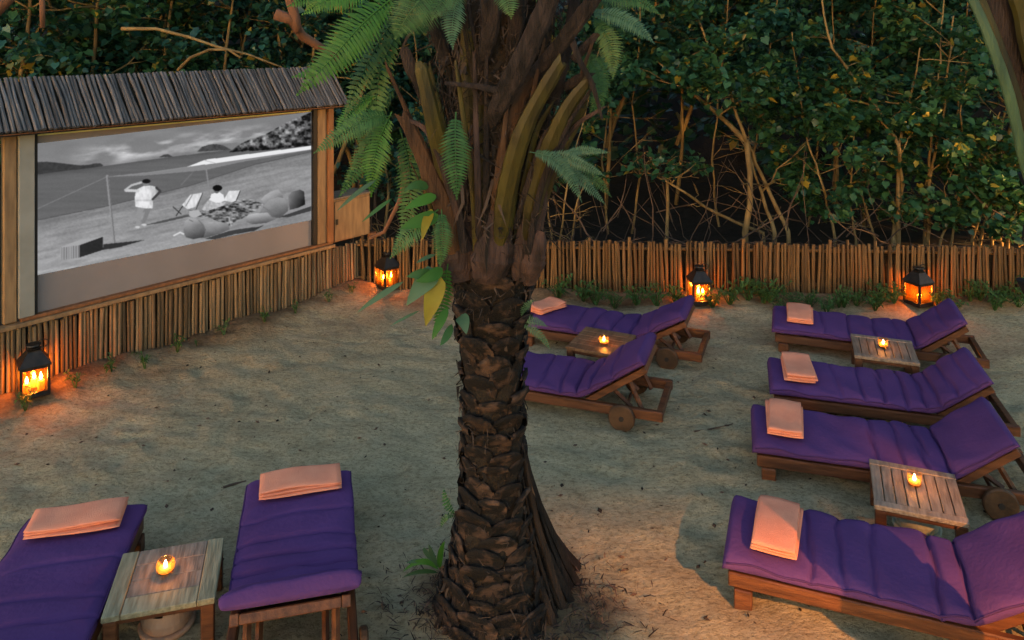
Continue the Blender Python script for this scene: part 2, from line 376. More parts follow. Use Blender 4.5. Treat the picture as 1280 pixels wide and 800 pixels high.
def cane(parent, kind, p0, p1, dia, name='bamboo_cane', inv=None):
    p0 = Vector(p0); p1 = Vector(p1); d = p1 - p0
    q = d.to_track_quat('Z', 'Y') @ Matrix.Rotation(random.uniform(0, 6.28), 3, 'Z').to_quaternion()
    m = Matrix.LocRotScale(p0, q, Vector((dia, dia, d.length)))
    return link(name, random.choice(CM[kind]), None, parent, m)

# --- fence along the back
fence = empty('bamboo_fence', FA); fence.rotation_euler = (0, 0, math.atan2(FU.y, FU.x))
tag(fence, 'low fence of upright bamboo canes along the back of the sand', 'fence')
s_ = 0.0; i = 0
while s_ < FLEN:
    dia = random.uniform(.028, .046); h = .625 + random.uniform(-.02, .02) + (random.random() < .08)*.04
    lean = random.gauss(0, .018)
    cane(fence, 'bamboo', (s_, random.uniform(-.012, .012), -.05), (s_ + lean, random.uniform(-.02, .02), h), dia)
    s_ += dia * random.uniform(.92, 1.16); i += 1
for z in (.16, .54):
    cane(fence, 'bamboo', (-.1, .05, z), (FLEN, .05, z), .04, 'rail')
mb = MB(); mb.box(-.1, FLEN, .075, .085, -.05, .55); mb.build('reed_backing', 'palm_core', fence)
mb = MB()
for k in range(420):                                                   # dry twigs and litter caught along the fence top
    x = random.uniform(0, FLEN); y = random.uniform(.03, .14); z = .55 + random.random()*.05
    a = random.gauss(0, .5); l = random.uniform(.06, .3)
    mb.tube([(x, y, z), (x + l*math.cos(a)*.5, y + random.uniform(-.03, .03), z + .02), (x + l*math.cos(a), y + random.uniform(-.05, .05), z + l*math.sin(a)*.3)], [.004, .004, .002], 3)
o = mb.build('dry_twigs', 'mulch', fence); tag(o, kind='stuff')

# --- cinema wall
cin = empty('cinema_wall', WA); cin.rotation_euler = (0, 0, math.atan2(WU.y, WU.x))
tag(cin, 'bamboo outdoor cinema wall with a roof and a lit black and white beach film', 'outdoor cinema')
sL = wall_s(47)[0]; sR = wall_s(391)[0]; sEnd = wall_s(462)[0]
zsill = .5*(wall_z(20, 410) + wall_z(405, 310))
s_ = -1.0
while s_ < sEnd:
    dia = random.uniform(.030, .047)
    cane(cin, 'bamboo_tan', (s_, random.uniform(-.01, .01), -.05), (s_ + random.gauss(0, .006), random.uniform(-.008, .008), zsill - random.uniform(.0, .03)), dia)
    s_ += dia*random.uniform(.95, 1.08)
mb = MB(); mb.box(-1.05, sEnd, .035, .05, -.05, zsill - .04); mb.build('reed_backing', 'palm_core', cin)
def wbox(name, m, s0, s1, n0, n1, z0, z1, b=.004):
    mb = MB(); mb.box(s0, s1, -n1, -n0, z0, z1, b=b); return mb.build(name, m, cin)
ztop = 2.27
s22 = wall_s(22)[0]; s42 = wall_s(42)[0]; s395 = wall_s(396)[0]; s407 = wall_s(407)[0]; s414 = wall_s(414)[0]
wbox('sill_rail', 'wood_frame', -1.05, s414 + .02, -.03, .055, zsill, zsill + .035)
wbox('sill_trim', 'wood_red', s42 - .1, s414, -.045, .03, zsill + .037, zsill + .065)
wbox('side_board', 'board_grey', s22, s42, -.02, .03, zsill + .067, ztop)
wbox('edge_trim', 'black_trim', s42 + .002, sL - .002, -.05, .012, zsill + .067, ztop)
zb0 = wall_z(47, 392); zb1 = wall_z(391, 305)
wbox('edge_trim', 'black_trim', sR + .002, s395, -.05, .012, zsill + .067, ztop)
wbox('frame_board', 'wood_frame', s395 + .002, s407, -.03, .022, zsill + .067, ztop)
wbox('frame_post', 'wood_red', s407 + .003, s414, -.04, .05, zsill + .067, ztop)
wbox('post', 'wood_frame', s22 - .105, s22 - .004, -.05, .012, zsill + .04, ztop + .02, .01)
wbox('post', 'wood_frame', s22 - .22, s22 - .125, -.05, -.004, zsill + .04, ztop + .02, .01)
for k in range(9): cane(cin, 'bamboo_tan', (s22 - .28 - k*.06, .03, zsill + .02), (s22 - .28 - k*.06, .03, ztop), .05, 'side_cane')
scr = wbox('screen', 'screen_cloth', sL, sR, -.06, -.03, zsill + .02, ztop, 0)
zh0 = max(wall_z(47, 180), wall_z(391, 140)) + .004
wbox('header_spill_board', 'board_spill_tint', sL + .001, sR - .001, -.029, -.018, zh0, ztop - .002)  # top margin of the screen, tinted as if the projector lit it
# the film: a beach picture in shades of grey given off by the lit screen
def homography(src, dst):
    A = []
    for (x, y), (u, v) in zip(src, dst):
        A.append([x, y, 1, 0, 0, 0, -u*x, -u*y, -u]); A.append([0, 0, 0, x, y, 1, -v*x, -v*y, -v])
    return np.linalg.svd(np.array(A))[2][-1].reshape(3, 3)
CORN = [(47, 180), (391, 140), (391, 275.5), (47, 345)]
Hm = homography([(0, 0), (1, 0), (1, 1), (0, 1)], CORN)
NU, NV = 640, 300
uu, vv = np.meshgrid(np.linspace(0, 1, NU), np.linspace(0, 1, NV))
den = Hm[2, 0]*uu + Hm[2, 1]*vv + Hm[2, 2]
PX = (Hm[0, 0]*uu + Hm[0, 1]*vv + Hm[0, 2])/den; PY = (Hm[1, 0]*uu + Hm[1, 1]*vv + Hm[1, 2])/den
def poly(p, soft=0.0):
    p = np.array(p, float); ins = np.zeros(PX.shape, bool)
    for (x0, y0), (x1, y1) in zip(p, np.roll(p, -1, 0)):
        if y0 == y1: continue
        c = ((y0 > PY) != (y1 > PY)) & (PX < (x1-x0)*(PY-y0)/(y1-y0) + x0); ins ^= c
    return ins
def seg(p0, p1, w):
    (x0, y0), (x1, y1) = p0, p1; L2 = (x1-x0)**2 + (y1-y0)**2
    t = np.clip(((PX-x0)*(x1-x0) + (PY-y0)*(y1-y0))/L2, 0, 1)
    return np.hypot(PX - x0 - t*(x1-x0), PY - y0 - t*(y1-y0)) < w/2
def line(pts, w):
    m = np.zeros(PX.shape, bool)
    for a, b in zip(pts[:-1], pts[1:]): m |= seg(a, b, w)
    return m
def ell(cx, cy, rx, ry): return ((PX-cx)/rx)**2 + ((PY-cy)/ry)**2 < 1
hor = np.interp(PX, [47, 131, 210, 289, 391], [218, 208, 197, 187.5, 178])
sho = np.interp(PX, [47, 136, 239, 320, 391], [276, 258, 232.5, 206, 190])
g = .50 + .05*fbm(PX/60, PY/16)                                        # sky
cl = fbm(PX/26 + 5, (PY + PX*.12)/7, 5); band = np.exp(-((hor - 14 - PY)/11)**2)
g = g + band*np.clip(cl + .12, 0, 1)*.5*np.clip((PX - 75)/60, 0, 1)
sea = PY > hor; g = np.where(sea, .40 + .03*fbm(PX/50, PY/3) - .05*np.exp(-((PY-hor)/4)**2), g)
snd = PY > sho
str_ = fbm(PX/30, (PY + PX*.22)/3.2, 5); fine = fbm(PX/2.2, PY/1.6, 2)
g = np.where(snd, .56 + .10*str_ + .05*fine - .07*np.exp(-((PY-sho)/9)**2) + .07*np.clip((PY-280)/50, 0, 1), g)
g = np.where(np.abs(PY - sho) < .5, .33, g)
def put(mask, val):
    global g
    g = np.where(mask, val, g)
tex = fbm(PX/3, PY/2.5, 4)
put(poly([(47, 203), (60, 202.6), (75, 204), (100, 207), (112, 206.6), (120, 204.6), (127, 204.6), (131, 207.7), (100, 212), (47, 218.6)]), .24 + .05*tex)
put(poly([(200, 197), (206, 193.8), (212, 193), (218, 196.5)]), .28)
put(poly([(248, 190), (254, 184), (263, 181), (272, 180.3), (281, 182), (291, 187.6)]), .29 + .1*tex)
put(poly([(288, 190.8), (298, 183), (308, 177), (322, 172), (334, 168), (346, 161), (356, 155.5), (366, 150), (378, 146), (391, 140), (391, 182), (340, 187.5)]),
    np.clip(.36 + .55*fbm(PX/4, PY/3.4, 4) - .14*np.clip((PX - 375)/10, 0, 1) - .22*np.exp(-((PY - np.interp(PX, [290, 391], [190, 181]))/4)**2), .08, .8))
put(poly([(136, 221.5), (200, 214), (240, 208), (262, 206), (391, 186.5), (391, 187.5), (300, 203.5), (258, 213), (215, 217), (180, 220)]), .53)
put(poly([(234, 209.5), (257, 200.5), (262, 199.5), (391, 182.6), (391, 187), (320, 197.5), (262, 205.5)]), .97)
put(line([(258, 201), (272, 204.5)], .7), .7)
put(line([(136, 221.5), (200, 214.5), (240, 208.5)], .6), .58)
put(line([(47, 262), (136, 221)], .6), .56)
put(line([(245, 213), (228, 232)], .6), .52)
put(line([(135.5, 220.5), (138.5, 250), (144.5, 307)], 3.2), .58); put(line([(136.4, 221), (139.4, 250), (145.4, 307)], 1.2), .42)
put(line([(259.6, 213), (262, 230), (263.8, 244)], 1.7), .54)
# shadows
put(poly([(131, 306), (150, 304), (183, 300.5), (150, 310), (131, 313)]), .20)
put(poly([(178, 283), (205, 276), (239, 268), (241, 270.5), (205, 279)]), .32)
put(poly([(226, 272), (245, 266), (262, 262), (250, 268)]), .36)
put(poly([(283, 292), (320, 285), (332, 282), (320, 289), (280, 296)]), .22)
put(poly([(350, 272), (391, 258), (391, 264), (362, 272)]), .25)
# crate
put(poly([(76, 310), (102, 300), (130, 296.6), (101, 308)]), .66)
put(poly([(101, 307), (130, 296.6), (130.5, 313), (101, 322.5)]), .17 + .03*fine)
put(poly([(76, 310.5), (101, 307), (101, 322.5), (77, 326)]), np.where((PX % 3) < 1, .42, .64))
# man in white with hand over his eyes
put(poly([(175, 257), (184, 257), (178, 270), (177, 284), (172, 284), (171.5, 270)]), .58)
put(poly([(184, 257), (192, 257), (187, 270), (182, 282), (178, 281), (182, 268)]), .50)
put(ell(173.5, 284.5, 3, 1.4), .8); put(ell(181.5, 281.5, 3.2, 1.4), .8)
put(poly([(170.5, 243), (173, 237), (181, 233), (190, 232.4), (197, 234), (200.5, 238), (197, 246), (193, 251), (192.5, 256), (193, 261), (183, 261), (171, 259), (170, 250)]), .90 + .16*fbm(PX/2.6, PY/5, 3) - .22*np.clip((PX - 187)/12, 0, 1) - .12*np.exp(-((PY - 251)/1.2)**2))
put(line([(174, 239), (159, 238.5)], 3.4), .80); put(line([(158, 238), (166, 232), (178, 228.6)], 2.6), .74)
put(line([(197, 235), (202, 239.6), (192.5, 249.5)], 3.0), .26)
put(ell(184, 229.4, 4.2, 3.8), .50); put(ell(184.5, 227, 5.2, 2.8), .10)
# deck chairs, woman
put(line([(218, 259), (228, 268)], 1.2), .2); put(line([(230, 258), (222, 270)], 1.2), .2)
put(poly([(229, 257), (240, 243.5), (255, 241), (246, 259), (236, 262)]), .86 + .14*fbm(PX/2.2, PY/6, 2))
put(line([(255, 241.5), (247, 262)], 1.1), .28); put(line([(242, 244), (234, 258)], .9), .45)
put(poly([(281, 251), (288, 239), (302, 238.5), (295, 254)]), .88 + .1*fbm(PX/2.2, PY/6, 2)); put(line([(302, 239), (296, 254)], 1.1), .25)
put(poly([(266, 243), (275, 240), (281, 244), (283, 251), (272, 256), (262, 252)]), .92)
put(poly([(254, 262), (262, 250), (272, 254), (284, 253), (280, 262), (262, 268)]), .72 + .18*fbm(PX/2, PY/2, 2))
put(ell(272.5, 238.6, 3.4, 3.6), .40); put(ell(273.5, 235.5, 6, 3.9), .07); put(line([(264, 247), (255, 256)], 2), .5)
# picnic heap
blk = poly([(236, 263), (262, 264), (285, 256), (300, 250), (318, 250), (332, 256), (318, 266), (300, 276), (288, 283), (262, 272), (240, 271)])
put(blk, np.clip(.43 + .62*fbm(PX/4.2, PY/1.8, 4) + .1*fbm(PX/11, PY/5, 2), .10, .85))
put(poly([(238, 264), (250, 263), (254, 269), (244, 273), (238, 270)]), .70)
# bean bags
def bag(p, lit, ax, ay):
    m = poly(p); c = np.array(p).mean(0); put(m, np.clip(lit + .012*((c[1]-PY)*ay + (PX-c[0])*ax) + .06*fbm(PX/9 + c[0], PY/6, 3), .1, .75))
bag([(328, 250), (332, 245), (340, 240), (349, 237), (354, 242), (357, 250), (350, 256), (334, 257)], .58, -.6, .9)
bag([(309, 273), (312, 269), (322, 267), (333, 266), (345, 268), (352, 272), (335, 279), (318, 281), (310, 278)], .56, -.3, 2.2)
bag([(326, 267), (331, 258), (338, 250.5), (349, 247), (357, 248), (361.5, 254), (362, 264), (352, 273), (342, 272), (336, 266)], .50, -.3, .9)
put(line([(331, 259), (338, 264), (346, 269)], .9), .44)
bag([(363, 252), (362, 246), (367, 240), (377, 237.5), (382, 240), (383.5, 256), (375, 260), (364, 263)], .33, -1.4, .7)
bag([(250, 281), (264, 278), (276, 277.5), (287, 280), (289, 287), (276, 293), (258, 298), (248, 298)], .50, -.2, 1.4)
bag([(231.5, 282), (233, 277), (238, 273.4), (245, 273.4), (251, 276), (256, 281), (259, 288), (256, 297), (243, 299.5), (234, 297), (231, 291)], .49, -.35, 1.2)
put(line([(250, 276), (256, 282), (258, 290)], .9), .43); put(line([(238, 275), (243, 277.5)], .8), .38)
put(line([(219, 295), (227, 291), (231, 293)], 2), .85); put(line([(288, 272), (291, 283)], 1.3), .7)
put(poly([(258, 299), (289, 289), (300, 287), (322, 284), (300, 292), (270, 300)]), .25)
g = np.clip(g, .04, .93)
for _ in range(2):                                                       # the soft focus of a projected picture
    g = (g + np.roll(g, 1, 0) + np.roll(g, -1, 0) + np.roll(g, 1, 1) + np.roll(g, -1, 1))/5
g = np.clip(g + .03*fbm(PX*1.3, PY*1.3, 1), .02, 1.0)
sid = np.linspace(0, 1, NU)
c0 = [(sL + .001, wall_z(47, 180)), (sR - .001, wall_z(391, 140)), (sR - .001, wall_z(391, 275.5)), (sL + .001, wall_z(47, 345))]
Hs = homography(CORN, c0)
dn = Hs[2, 0]*PX + Hs[2, 1]*PY + Hs[2, 2]
SX = (Hs[0, 0]*PX + Hs[0, 1]*PY + Hs[0, 2])/dn; SZ = (Hs[1, 0]*PX + Hs[1, 1]*PY + Hs[1, 2])/dn
Vf = np.stack([SX, np.full_like(SX, .026), SZ], -1).reshape(-1, 3)
If = np.arange(NU*NV).reshape(NV, NU); Ff = np.stack([If[:-1, :-1], If[1:, :-1], If[1:, 1:], If[:-1, 1:]], -1).reshape(-1, 4)
fm = np_mesh('film_picture', Vf, Ff)
lin = np.where(g <= .04045, g/12.92, ((g + .055)/1.055)**2.4).reshape(-1)
ca = fm.color_attributes.new('film', 'FLOAT_COLOR', 'POINT')
ca.data.foreach_set('color', np.stack([lin, lin, lin*1.02, np.ones_like(lin)], -1).astype(np.float32).ravel())
mfilm = bpy.data.materials.new('film'); mfilm.use_nodes = True
nt = mfilm.node_tree; nt.nodes.remove(nt.nodes['Principled BSDF'])
an = nt.nodes.new('ShaderNodeAttribute'); an.attribute_name = 'film'
em = nt.nodes.new('ShaderNodeEmission'); em.inputs[1].default_value = .062
nt.links.new(an.outputs['Color'], em.inputs[0]); nt.links.new(em.outputs[0], nt.nodes['Material Output'].inputs[0])
FILM_EM = em
link('film_picture', fm, mfilm, scr)
# roof of bamboo canes, sloping up and back
e0, e1 = wall_z(0, 170, .19), wall_z(424, 129, .19); r0, r1 = wall_z(0, 100, -.17), wall_z(352, 84, -.17)
ez = (e0 + e1)/2; rz = (r0 + r1)/2
s0r, s1r = -1.1, wall_s(436, .19)[0]
roof = wbox('roof', 'wood_red', s0r, s1r, .150, .165, ez - .036, ez - .016)
s_ = s0r
while s_ < s1r:
    dia = random.uniform(.028, .040)
    dz = random.uniform(-.003, .003)
    cane(roof, 'bamboo_grey', (s_, -.19 + random.uniform(-.012, .015), ez + dz), (s_ + random.gauss(0, .003), .17 + random.uniform(-.012, .012), rz + dz), dia, 'roof_cane')
    s_ += dia*random.uniform(.98, 1.12)
mb = MB(); mb.add([(s0r, -.17, ez - .035), (s1r, -.17, ez - .035), (s1r, .15, rz - .04), (s0r, .15, rz - .04),
                   (s0r, -.17, ez - .03), (s1r, -.17, ez - .03), (s1r, .15, rz - .03), (s0r, .15, rz - .03)],
                  [(0, 3, 2, 1), (4, 5, 6, 7), (0, 1, 5, 4), (2, 3, 7, 6), (1, 2, 6, 5), (0, 4, 7, 3)])
mb.build('roof_mat', 'palm_core', roof)
# cabinet beside the screen
cab = empty('wooden_cabinet', WP(wall_s(416)[0], 0, zsill + .037), math.atan2(WU.y, WU.x))
tag(cab, 'plain wooden cabinet at the right end of the cinema wall', 'cabinet')
wc = wall_s(462)[0] - wall_s(416)[0]; hc = wall_z(438, 247) - zsill - .03
mb = MB(); mb.box(.002, wc, .0, .3, 0, hc, b=.006); mb.build('body', 'wood_frame', cab)
mb = MB(); mb.box(.012, wc - .012, -.018, -.002, .012, hc - .02, b=.004); dr = mb.build('door', 'wood_frame', cab)
mb = MB(); mb.box(.03, .055, -.034, -.019, hc*.42, hc*.55, b=.004); mb.build('latch', 'iron', dr)
mb = MB(); mb.box(-.012, wc + .015, -.025, .31, hc + .002, hc + .026, b=.005); mb.build('top', 'teak_grey', cab)
cp = empty('corner_post', WP(sEnd + .05, -.02, 0)); tag(cp, 'dark wooden post where the cinema wall meets the bamboo fence', 'post')
mb = MB(); mb.box(-.045, .045, -.045, .045, -.05, zsill + .05, b=.008); mb.build('post', 'wood_red', cp)

# ------------------------------------------------------------------ lights carried by candles
def glow(parent, loc, watt, radius=.018, colour=(1, .33, .065)):
    l = bpy.data.lights.new('candle_light', 'POINT'); l.energy = watt; l.color = colour; l.shadow_soft_size = radius
    o = bpy.data.objects.new('candle_light', l); COL.objects.link(o); o.parent = parent; o.location = loc
FL = MB(); FL.lathe([(.0005, 0), (.0075, .008), (.0085, .016), (.005, .03), (.0005, .044)], 8); FLAME = FL.mesh('flame', True); FLAME.materials.append(MT['flame'])

def make_lantern():
    t = empty('lantern', (0, 0, 0)); w = .105; h0, h1 = .03, .27
    mb = MB(); mb.box(-w-.012, w+.012, -w-.012, w+.012, .0, .028, b=.005); mb.build('base', 'iron', t)
    mb = MB()
    for x in (-1, 1):
        for y in (-1, 1): mb.box(x*w-.011, x*w+.011, y*w-.011, y*w+.011, .0285, h1)
    for s in (-1, 1):
        mb.box(-w+.0115, w-.0115, s*w-.008, s*w+.008, .0287, .048); mb.box(-w+.0115, w-.0115, s*w-.008, s*w+.008, h1-.02, h1-.001)
        mb.box(s*w-.008, s*w+.008, -w+.0115, w-.0115, .0287, .048); mb.box(s*w-.008, s*w+.008, -w+.0115, w-.0115, h1-.02, h1-.001)
    mb.build('frame', 'iron', t)
    for k in range(4):
        a = k*math.pi/2; m = Matrix.Rotation(a, 4, 'Z')
        mb = MB(); mb.box(-w+.012, w-.012, w-.003, w, .049, h1-.021, m); mb.build('pane', 'lantern_pane', t)
    mb = MB(); rw = w + .02
    rings = []
    for (r, z) in ((rw, h1+.001), (rw, h1+.014), (.052, h1+.118), (.052, h1+.128)):
        rings.append([Vector((sx*r, sy*r, z)) for sx, sy in ((-1, -1), (1, -1), (1, 1), (-1, 1))])
    mb.loft(rings); mb.build('roof', 'iron', t)
    mb = MB(); mb.lathe([(.05, h1+.129), (.058, h1+.14), (.03, h1+.155), (.064, h1+.166), (.06, h1+.176), (.01, h1+.18)], 12); mb.build('cap', 'iron', t)
    mb = MB(); ring = [Vector((.045*math.cos(a) + .05, 0, .035*math.sin(a) + h1+.165)) for a in np.linspace(0, 2*math.pi, 15)]
    mb.tube([r + Vector((.02, 0, 0)) for r in ring], .0055, 5, caps=False); mb.build('handle', 'iron', t)
    return t
LANT = make_lantern()
CMB = MB(); CMB.lathe([(.024, 0), (.026, .004), (.026, .07), (.021, .074), (.002, .068)], 12); CME = CMB.mesh('candle', True); CME.materials.append(MT['wax'])
WICK = MB(); WICK.tube([(0, 0, .066), (.001, 0, .08)], .0018, 4); WME = WICK.mesh('wick'); WME.materials.append(MT['black_trim'])
LW = .72
LSC = .90
lants = [((42, 503), 38, 'black iron lantern with a dented roof at the left end of the cinema wall', [(-.05, -.03, 1.0), (.045, -.045, 1.15), (.01, .06, .9)], 1.25),
         ((484, 367), 43, 'black iron lantern at the corner of cinema wall and fence', [(-.045, .0, 1.0), (.035, -.03, 1.1)], 1.2),
         ((874, 383), 4, 'black iron lantern by the fence, half hidden by a purple lounger', [(-.02, -.03, 1.1), (.045, .02, .9)], .95),
         ((1148, 386), 22, 'black iron lantern against the fence behind the farthest lounger on the right', [(-.02, -.03, 1.15)], 1.15)]
for i, ((px, py), rz_, lab, cs, pw) in enumerate(lants):
    o = LANT if i == 0 else copy_tree(LANT)
    p = at(px, py); p.z = gz(p.x, p.y) + .004; o.location = p; o.rotation_euler = (0, 0, R(rz_)); o.scale = (LSC,)*3; tag(o, lab, 'lantern', 'candle lanterns along the fence and wall')
    for j, (cx, cy_, hs) in enumerate(cs):
        c = link('candle', CME); c.location = p + Matrix.Rotation(R(rz_), 3, 'Z') @ Vector((cx, cy_, .030)); c.scale = (1, 1, hs)
        where = ['the lantern at the left end of the wall', 'the lantern at the fence corner', 'the lantern half hidden by a lounger', 'the lantern behind the farthest right lounger'][i]
        which = {1: 'single lit pillar candle inside ', 2: ['left lit pillar candle of two inside ', 'right lit pillar candle of two inside '][j] if len(cs) == 2 else '',
                 3: ['left lit pillar candle of three inside ', 'front lit pillar candle of three inside ', 'back lit pillar candle of three inside '][j] if len(cs) == 3 else ''}[len(cs)]
        tag(c, which + where, 'candle', 'lit candles inside the lanterns')
        link('wick', WME, None, c); fl = link('flame', FLAME, None, c); fl.location = (0, 0, .076); fl.scale = (1.5, 1.5, 1.3)
        glow(c, (0, 0, .10), LW*pw/len(cs))

# ------------------------------------------------------------------ loungers
PIPE = {}
def cushion_mesh(Ls, Lb, th, W=.625, H=.078, seed=0, creases=None):
    rn = random.Random(seed); total = Ls + Lb; NS = 170; ds = total/(NS-1); M_ = 28
    cr = creases if creases is not None else [(Ls - .02, .9)] + [(Ls*f, rn.uniform(.3, .75)) for f in (.36, .55, .72, .87)] + [(Ls + Lb*f, rn.uniform(.25, .5)) for f in (.33, .66)]
    x, z = 0.0, .16; rings = []; ph = rn.uniform(0, 9)
    for k in range(NS):
        t = k*ds; u = min(max((t - Ls + .07)/.14, 0), 1); a = th*(u*u*(3-2*u))
        if k: x += math.cos(a)*ds; z += math.sin(a)*ds
        edge = min(t, total - t); er = math.sqrt(max(0, 1 - (1 - min(edge/.035, 1))**2))
        ring = []
        for m in range(M_):
            an_ = 2*math.pi*m/M_; c, s = math.cos(an_), math.sin(an_)
            y = (abs(c)**.42)*(1 if c >= 0 else -1); n = (abs(s)**.6)*(1 if s >= 0 else -1)
            dip = 0
            for ct, cs_ in cr:
                q = t - ct - .012*math.sin(y*2.2 + ct*7) - .008*math.sin(y*6 + ct*13)
                dip += cs_*(math.exp(-(q/.011)**2)*.44 + math.exp(-(q/.04)**2)*.10)
            hh = H*(.35 + .65*er)*(1 - (dip if n > 0 else dip*.25))
            crown = .006*(1 - y*y) + .006*math.sin(t*11 + ph + y*1.7) + .004*math.sin(t*27 + y*5 + ph) + .003*math.sin(y*14 + t*19)
            nn = hh*(.5 + .5*n) + (crown*er if n > 0 else 0)
            yy = y*W/2*(.955 + .045*er)*(1 - .018*dip + .006*math.sin(t*14 + ph))
            ring.append(Vector((x - math.sin(a)*nn, yy, z + math.cos(a)*nn)))
        rings.append(ring)
    PIPE[seed] = [[r[m] for r in rings[2:-2:3]] for m in (1, 13, 26, 16)]
    mb = MB(); mb.loft(rings); return mb.mesh('cushion', True)

def make_lounger(Ls, Lb, th, flen, seed, creases=None):
    t = empty('sun_lounger', (0, 0, 0)); y0 = .275
    for s in (-1, 1):
        mb = MB(); mb.box(.03, flen, s*y0-.022, s*y0+.022, .085, .158, b=.006); mb.build('side_rail', 'teak', t)
    for s in (-1, 1):
        mb = MB(); mb.box(.06, .15, s*y0-.035, s*y0+.035, -.05, .0845, b=.006); mb.build('leg', 'teak', t)
    mb = MB(); mb.box(.035, .075, -y0+.0225, y0-.0225, .09, .152, b=.004); mb.build('end_rail', 'teak', t)
    mb = MB(); mb.box(flen-.05, flen-.005, -y0+.0225, y0-.0225, .09, .152, b=.004); mb.build('end_rail', 'teak', t)
    for k in range(7):
        x = .14 + k*(Ls-.2)/6; mb = MB(); mb.box(x-.03, x+.03, -y0+.0225, y0-.0225, .138, .156, b=.003); mb.build('slat', 'teak', t)
    wx = flen - .30
    for s in (-1, 1):
        mb = MB(); m = Matrix.Translation((wx, s*(y0+.048), .088)) @ Matrix.Rotation(R(90), 4, 'X')
        prof = [(.02, -.02), (.092, -.02), (.1, -.012), (.1, .012), (.092, .02), (.02, .02)]
        n = 20; mb.loft([[m @ Vector((r*math.cos(2*math.pi*k/n), r*math.sin(2*math.pi*k/n), z)) for k in range(n)] for r, z in prof])
        w = mb.build('wheel', 'wheel', t)
        mb = MB(); mb.loft([[m @ Vector((r*math.cos(2*math.pi*k/10), r*math.sin(2*math.pi*k/10), z)) for k in range(10)] for r, z in [(.019, -.026), (.019, .026)]]); mb.build('hub', 'rubber', w)
    mb = MB(); mb.tube([(wx, -y0-.02, .088), (wx, y0+.02, .088)], .014, 8); mb.box(wx-.025, wx+.025, -y0-.02, -y0+.02, .07, .0845); mb.box(wx-.025, wx+.025, y0-.02, y0+.02, .07, .0845)
    mb.build('axle', 'teak', t)
    m = Matrix.Translation((Ls+.01, 0, .158)) @ Matrix.Rotation(-th, 4, 'Y'); yb = y0 - .035; Lf = Lb - .03
    mb = MB()
    for s in (-1, 1): mb.box(0, Lf, s*yb-.02, s*yb+.02, -.05, -.002, m, b=.004)
    mb.box(Lf-.045, Lf, -yb+.021, yb-.021, -.048, -.006, m, b=.004); mb.build('backrest_frame', 'teak', t)
    for k in range(5):
        x = .06 + k*(Lf-.16)/4; mb = MB(); mb.box(x-.028, x+.028, -yb+.021, yb-.021, -.022, -.003, m, b=.003); mb.build('slat', 'teak', t)
    hx, hz = Ls + .01 + Lf*.72*math.cos(th), .158 + Lf*.72*math.sin(th) - .05
    for s in (-1, 1):
        mb = MB(); mb.tube([(hx, s*(yb-.045), hz), (hx + .11, s*(yb-.045), .10)], .019, 4); mb.build('prop', 'teak', t)
    hx2, hz2 = Ls + .01 + Lf*.4*math.cos(th), .158 + Lf*.4*math.sin(th) - .05
    for s in (-1, 1):
        mb = MB(); mb.tube([(hx2, s*(yb-.09), hz2), (hx2 + .16, s*(yb-.09), .10)], .017, 4); mb.build('prop', 'teak', t)
    cu = link('cushion', cushion_mesh(Ls, Lb, th, seed=seed, creases=creases), 'cushion', t)
    mb = MB()
    for line_ in PIPE[seed][:2]: mb.tube(line_, .0055, 5)
    mb.build('piping', 'piping', cu, True)
    return t

EXT = .54
def seat(near, far, hinge, side, Lb, th, flen, label, seed, creases=None, dirfix=None):
    zt = .25
    n_, f_ = at(*near, zt), at(*far, zt); h = at(*hinge, zt); d = h - (n_ if side == 'near' else f_)
    Ls = d.length; d.normalize(); mid = (n_ + f_)/2
    t = make_lounger(Ls, Lb, th, Ls + (EXT if near[0] > 800 else .61), seed, creases)
    t.location = (mid.x, mid.y, 0); t.rotation_euler = (0, 0, math.atan2(d.y, d.x))
    tag(t, label, 'sun lounger', 'purple cushioned wooden sun loungers'); return t, Ls
LG = {}
LG['r1'] = seat((963, 405), (967, 379), (1148, 427), 'near', .47, R(36), 1.82, 'purple sun lounger farthest back on the right, its raised head beside a lantern', 1)
LG['r2'] = seat((956, 480), (964.5, 442), (1154, 463), 'far', .465, R(36), 1.80, 'purple lounger second from the fence on the right, raised head full of creases', 2,
                [(.50, .3), (.68, .55), (.83, .7), (.98, .8), (1.10, .75), (1.23, .7), (1.36, .6), (1.5, .4)])
LG['r3'] = seat((934, 549), (944, 502), (1172, 531), 'far', .45, R(37), 1.86, 'purple sun lounger behind the slatted table that stands in the right foreground', 3,
                [(.78, .6), (.93, .6), (1.06, .7), (1.20, 1.0)])
LG['r4'] = seat((891, 692), (925, 612), (1204, 668), 'far', .62, R(33), 1.86, 'nearest purple sun lounger on the right, cut off by the frame', 4,
                [(.42, .55), (.58, .6), (.74, .5), (1.02, 1.0), (1.17, 1.0)])
LG['c1'] = seat((652, 399), (669, 371), (797, 420), 'near', .54, R(30), 1.80, 'purple sun lounger by the fence behind the palm trunk, in front of a lantern', 5,
                [(.55, .5), (.72, .6), (.9, .7), (1.08, 1.0), (1.3, .4)])
LG['c2'] = seat((612, 474), (646, 428), (727, 492), 'near', .58, R(34), 1.85, 'purple sun lounger with its foot hidden behind the palm trunk', 6,
                [(.38, .5), (.55, .6), (.70, .8), (.86, .8), (1.05, .4)])
def seat_v(fl, fr, Ls, Lb, th, flen, label, seed, creases=None, turn=0):
    zt = .25; a, b = at(*fl, zt), at(*fr, zt); mid = (a + b)/2; w = (b - a).normalized(); d = Vector((w.y, -w.x, 0))
    t = make_lounger(Ls, Lb, th, Ls + .63, seed, creases); t.location = (mid.x, mid.y, 0); t.rotation_euler = (0, 0, math.atan2(d.y, d.x) + R(turn))
    tag(t, label, 'sun lounger', 'purple cushioned wooden sun loungers'); return t, Ls
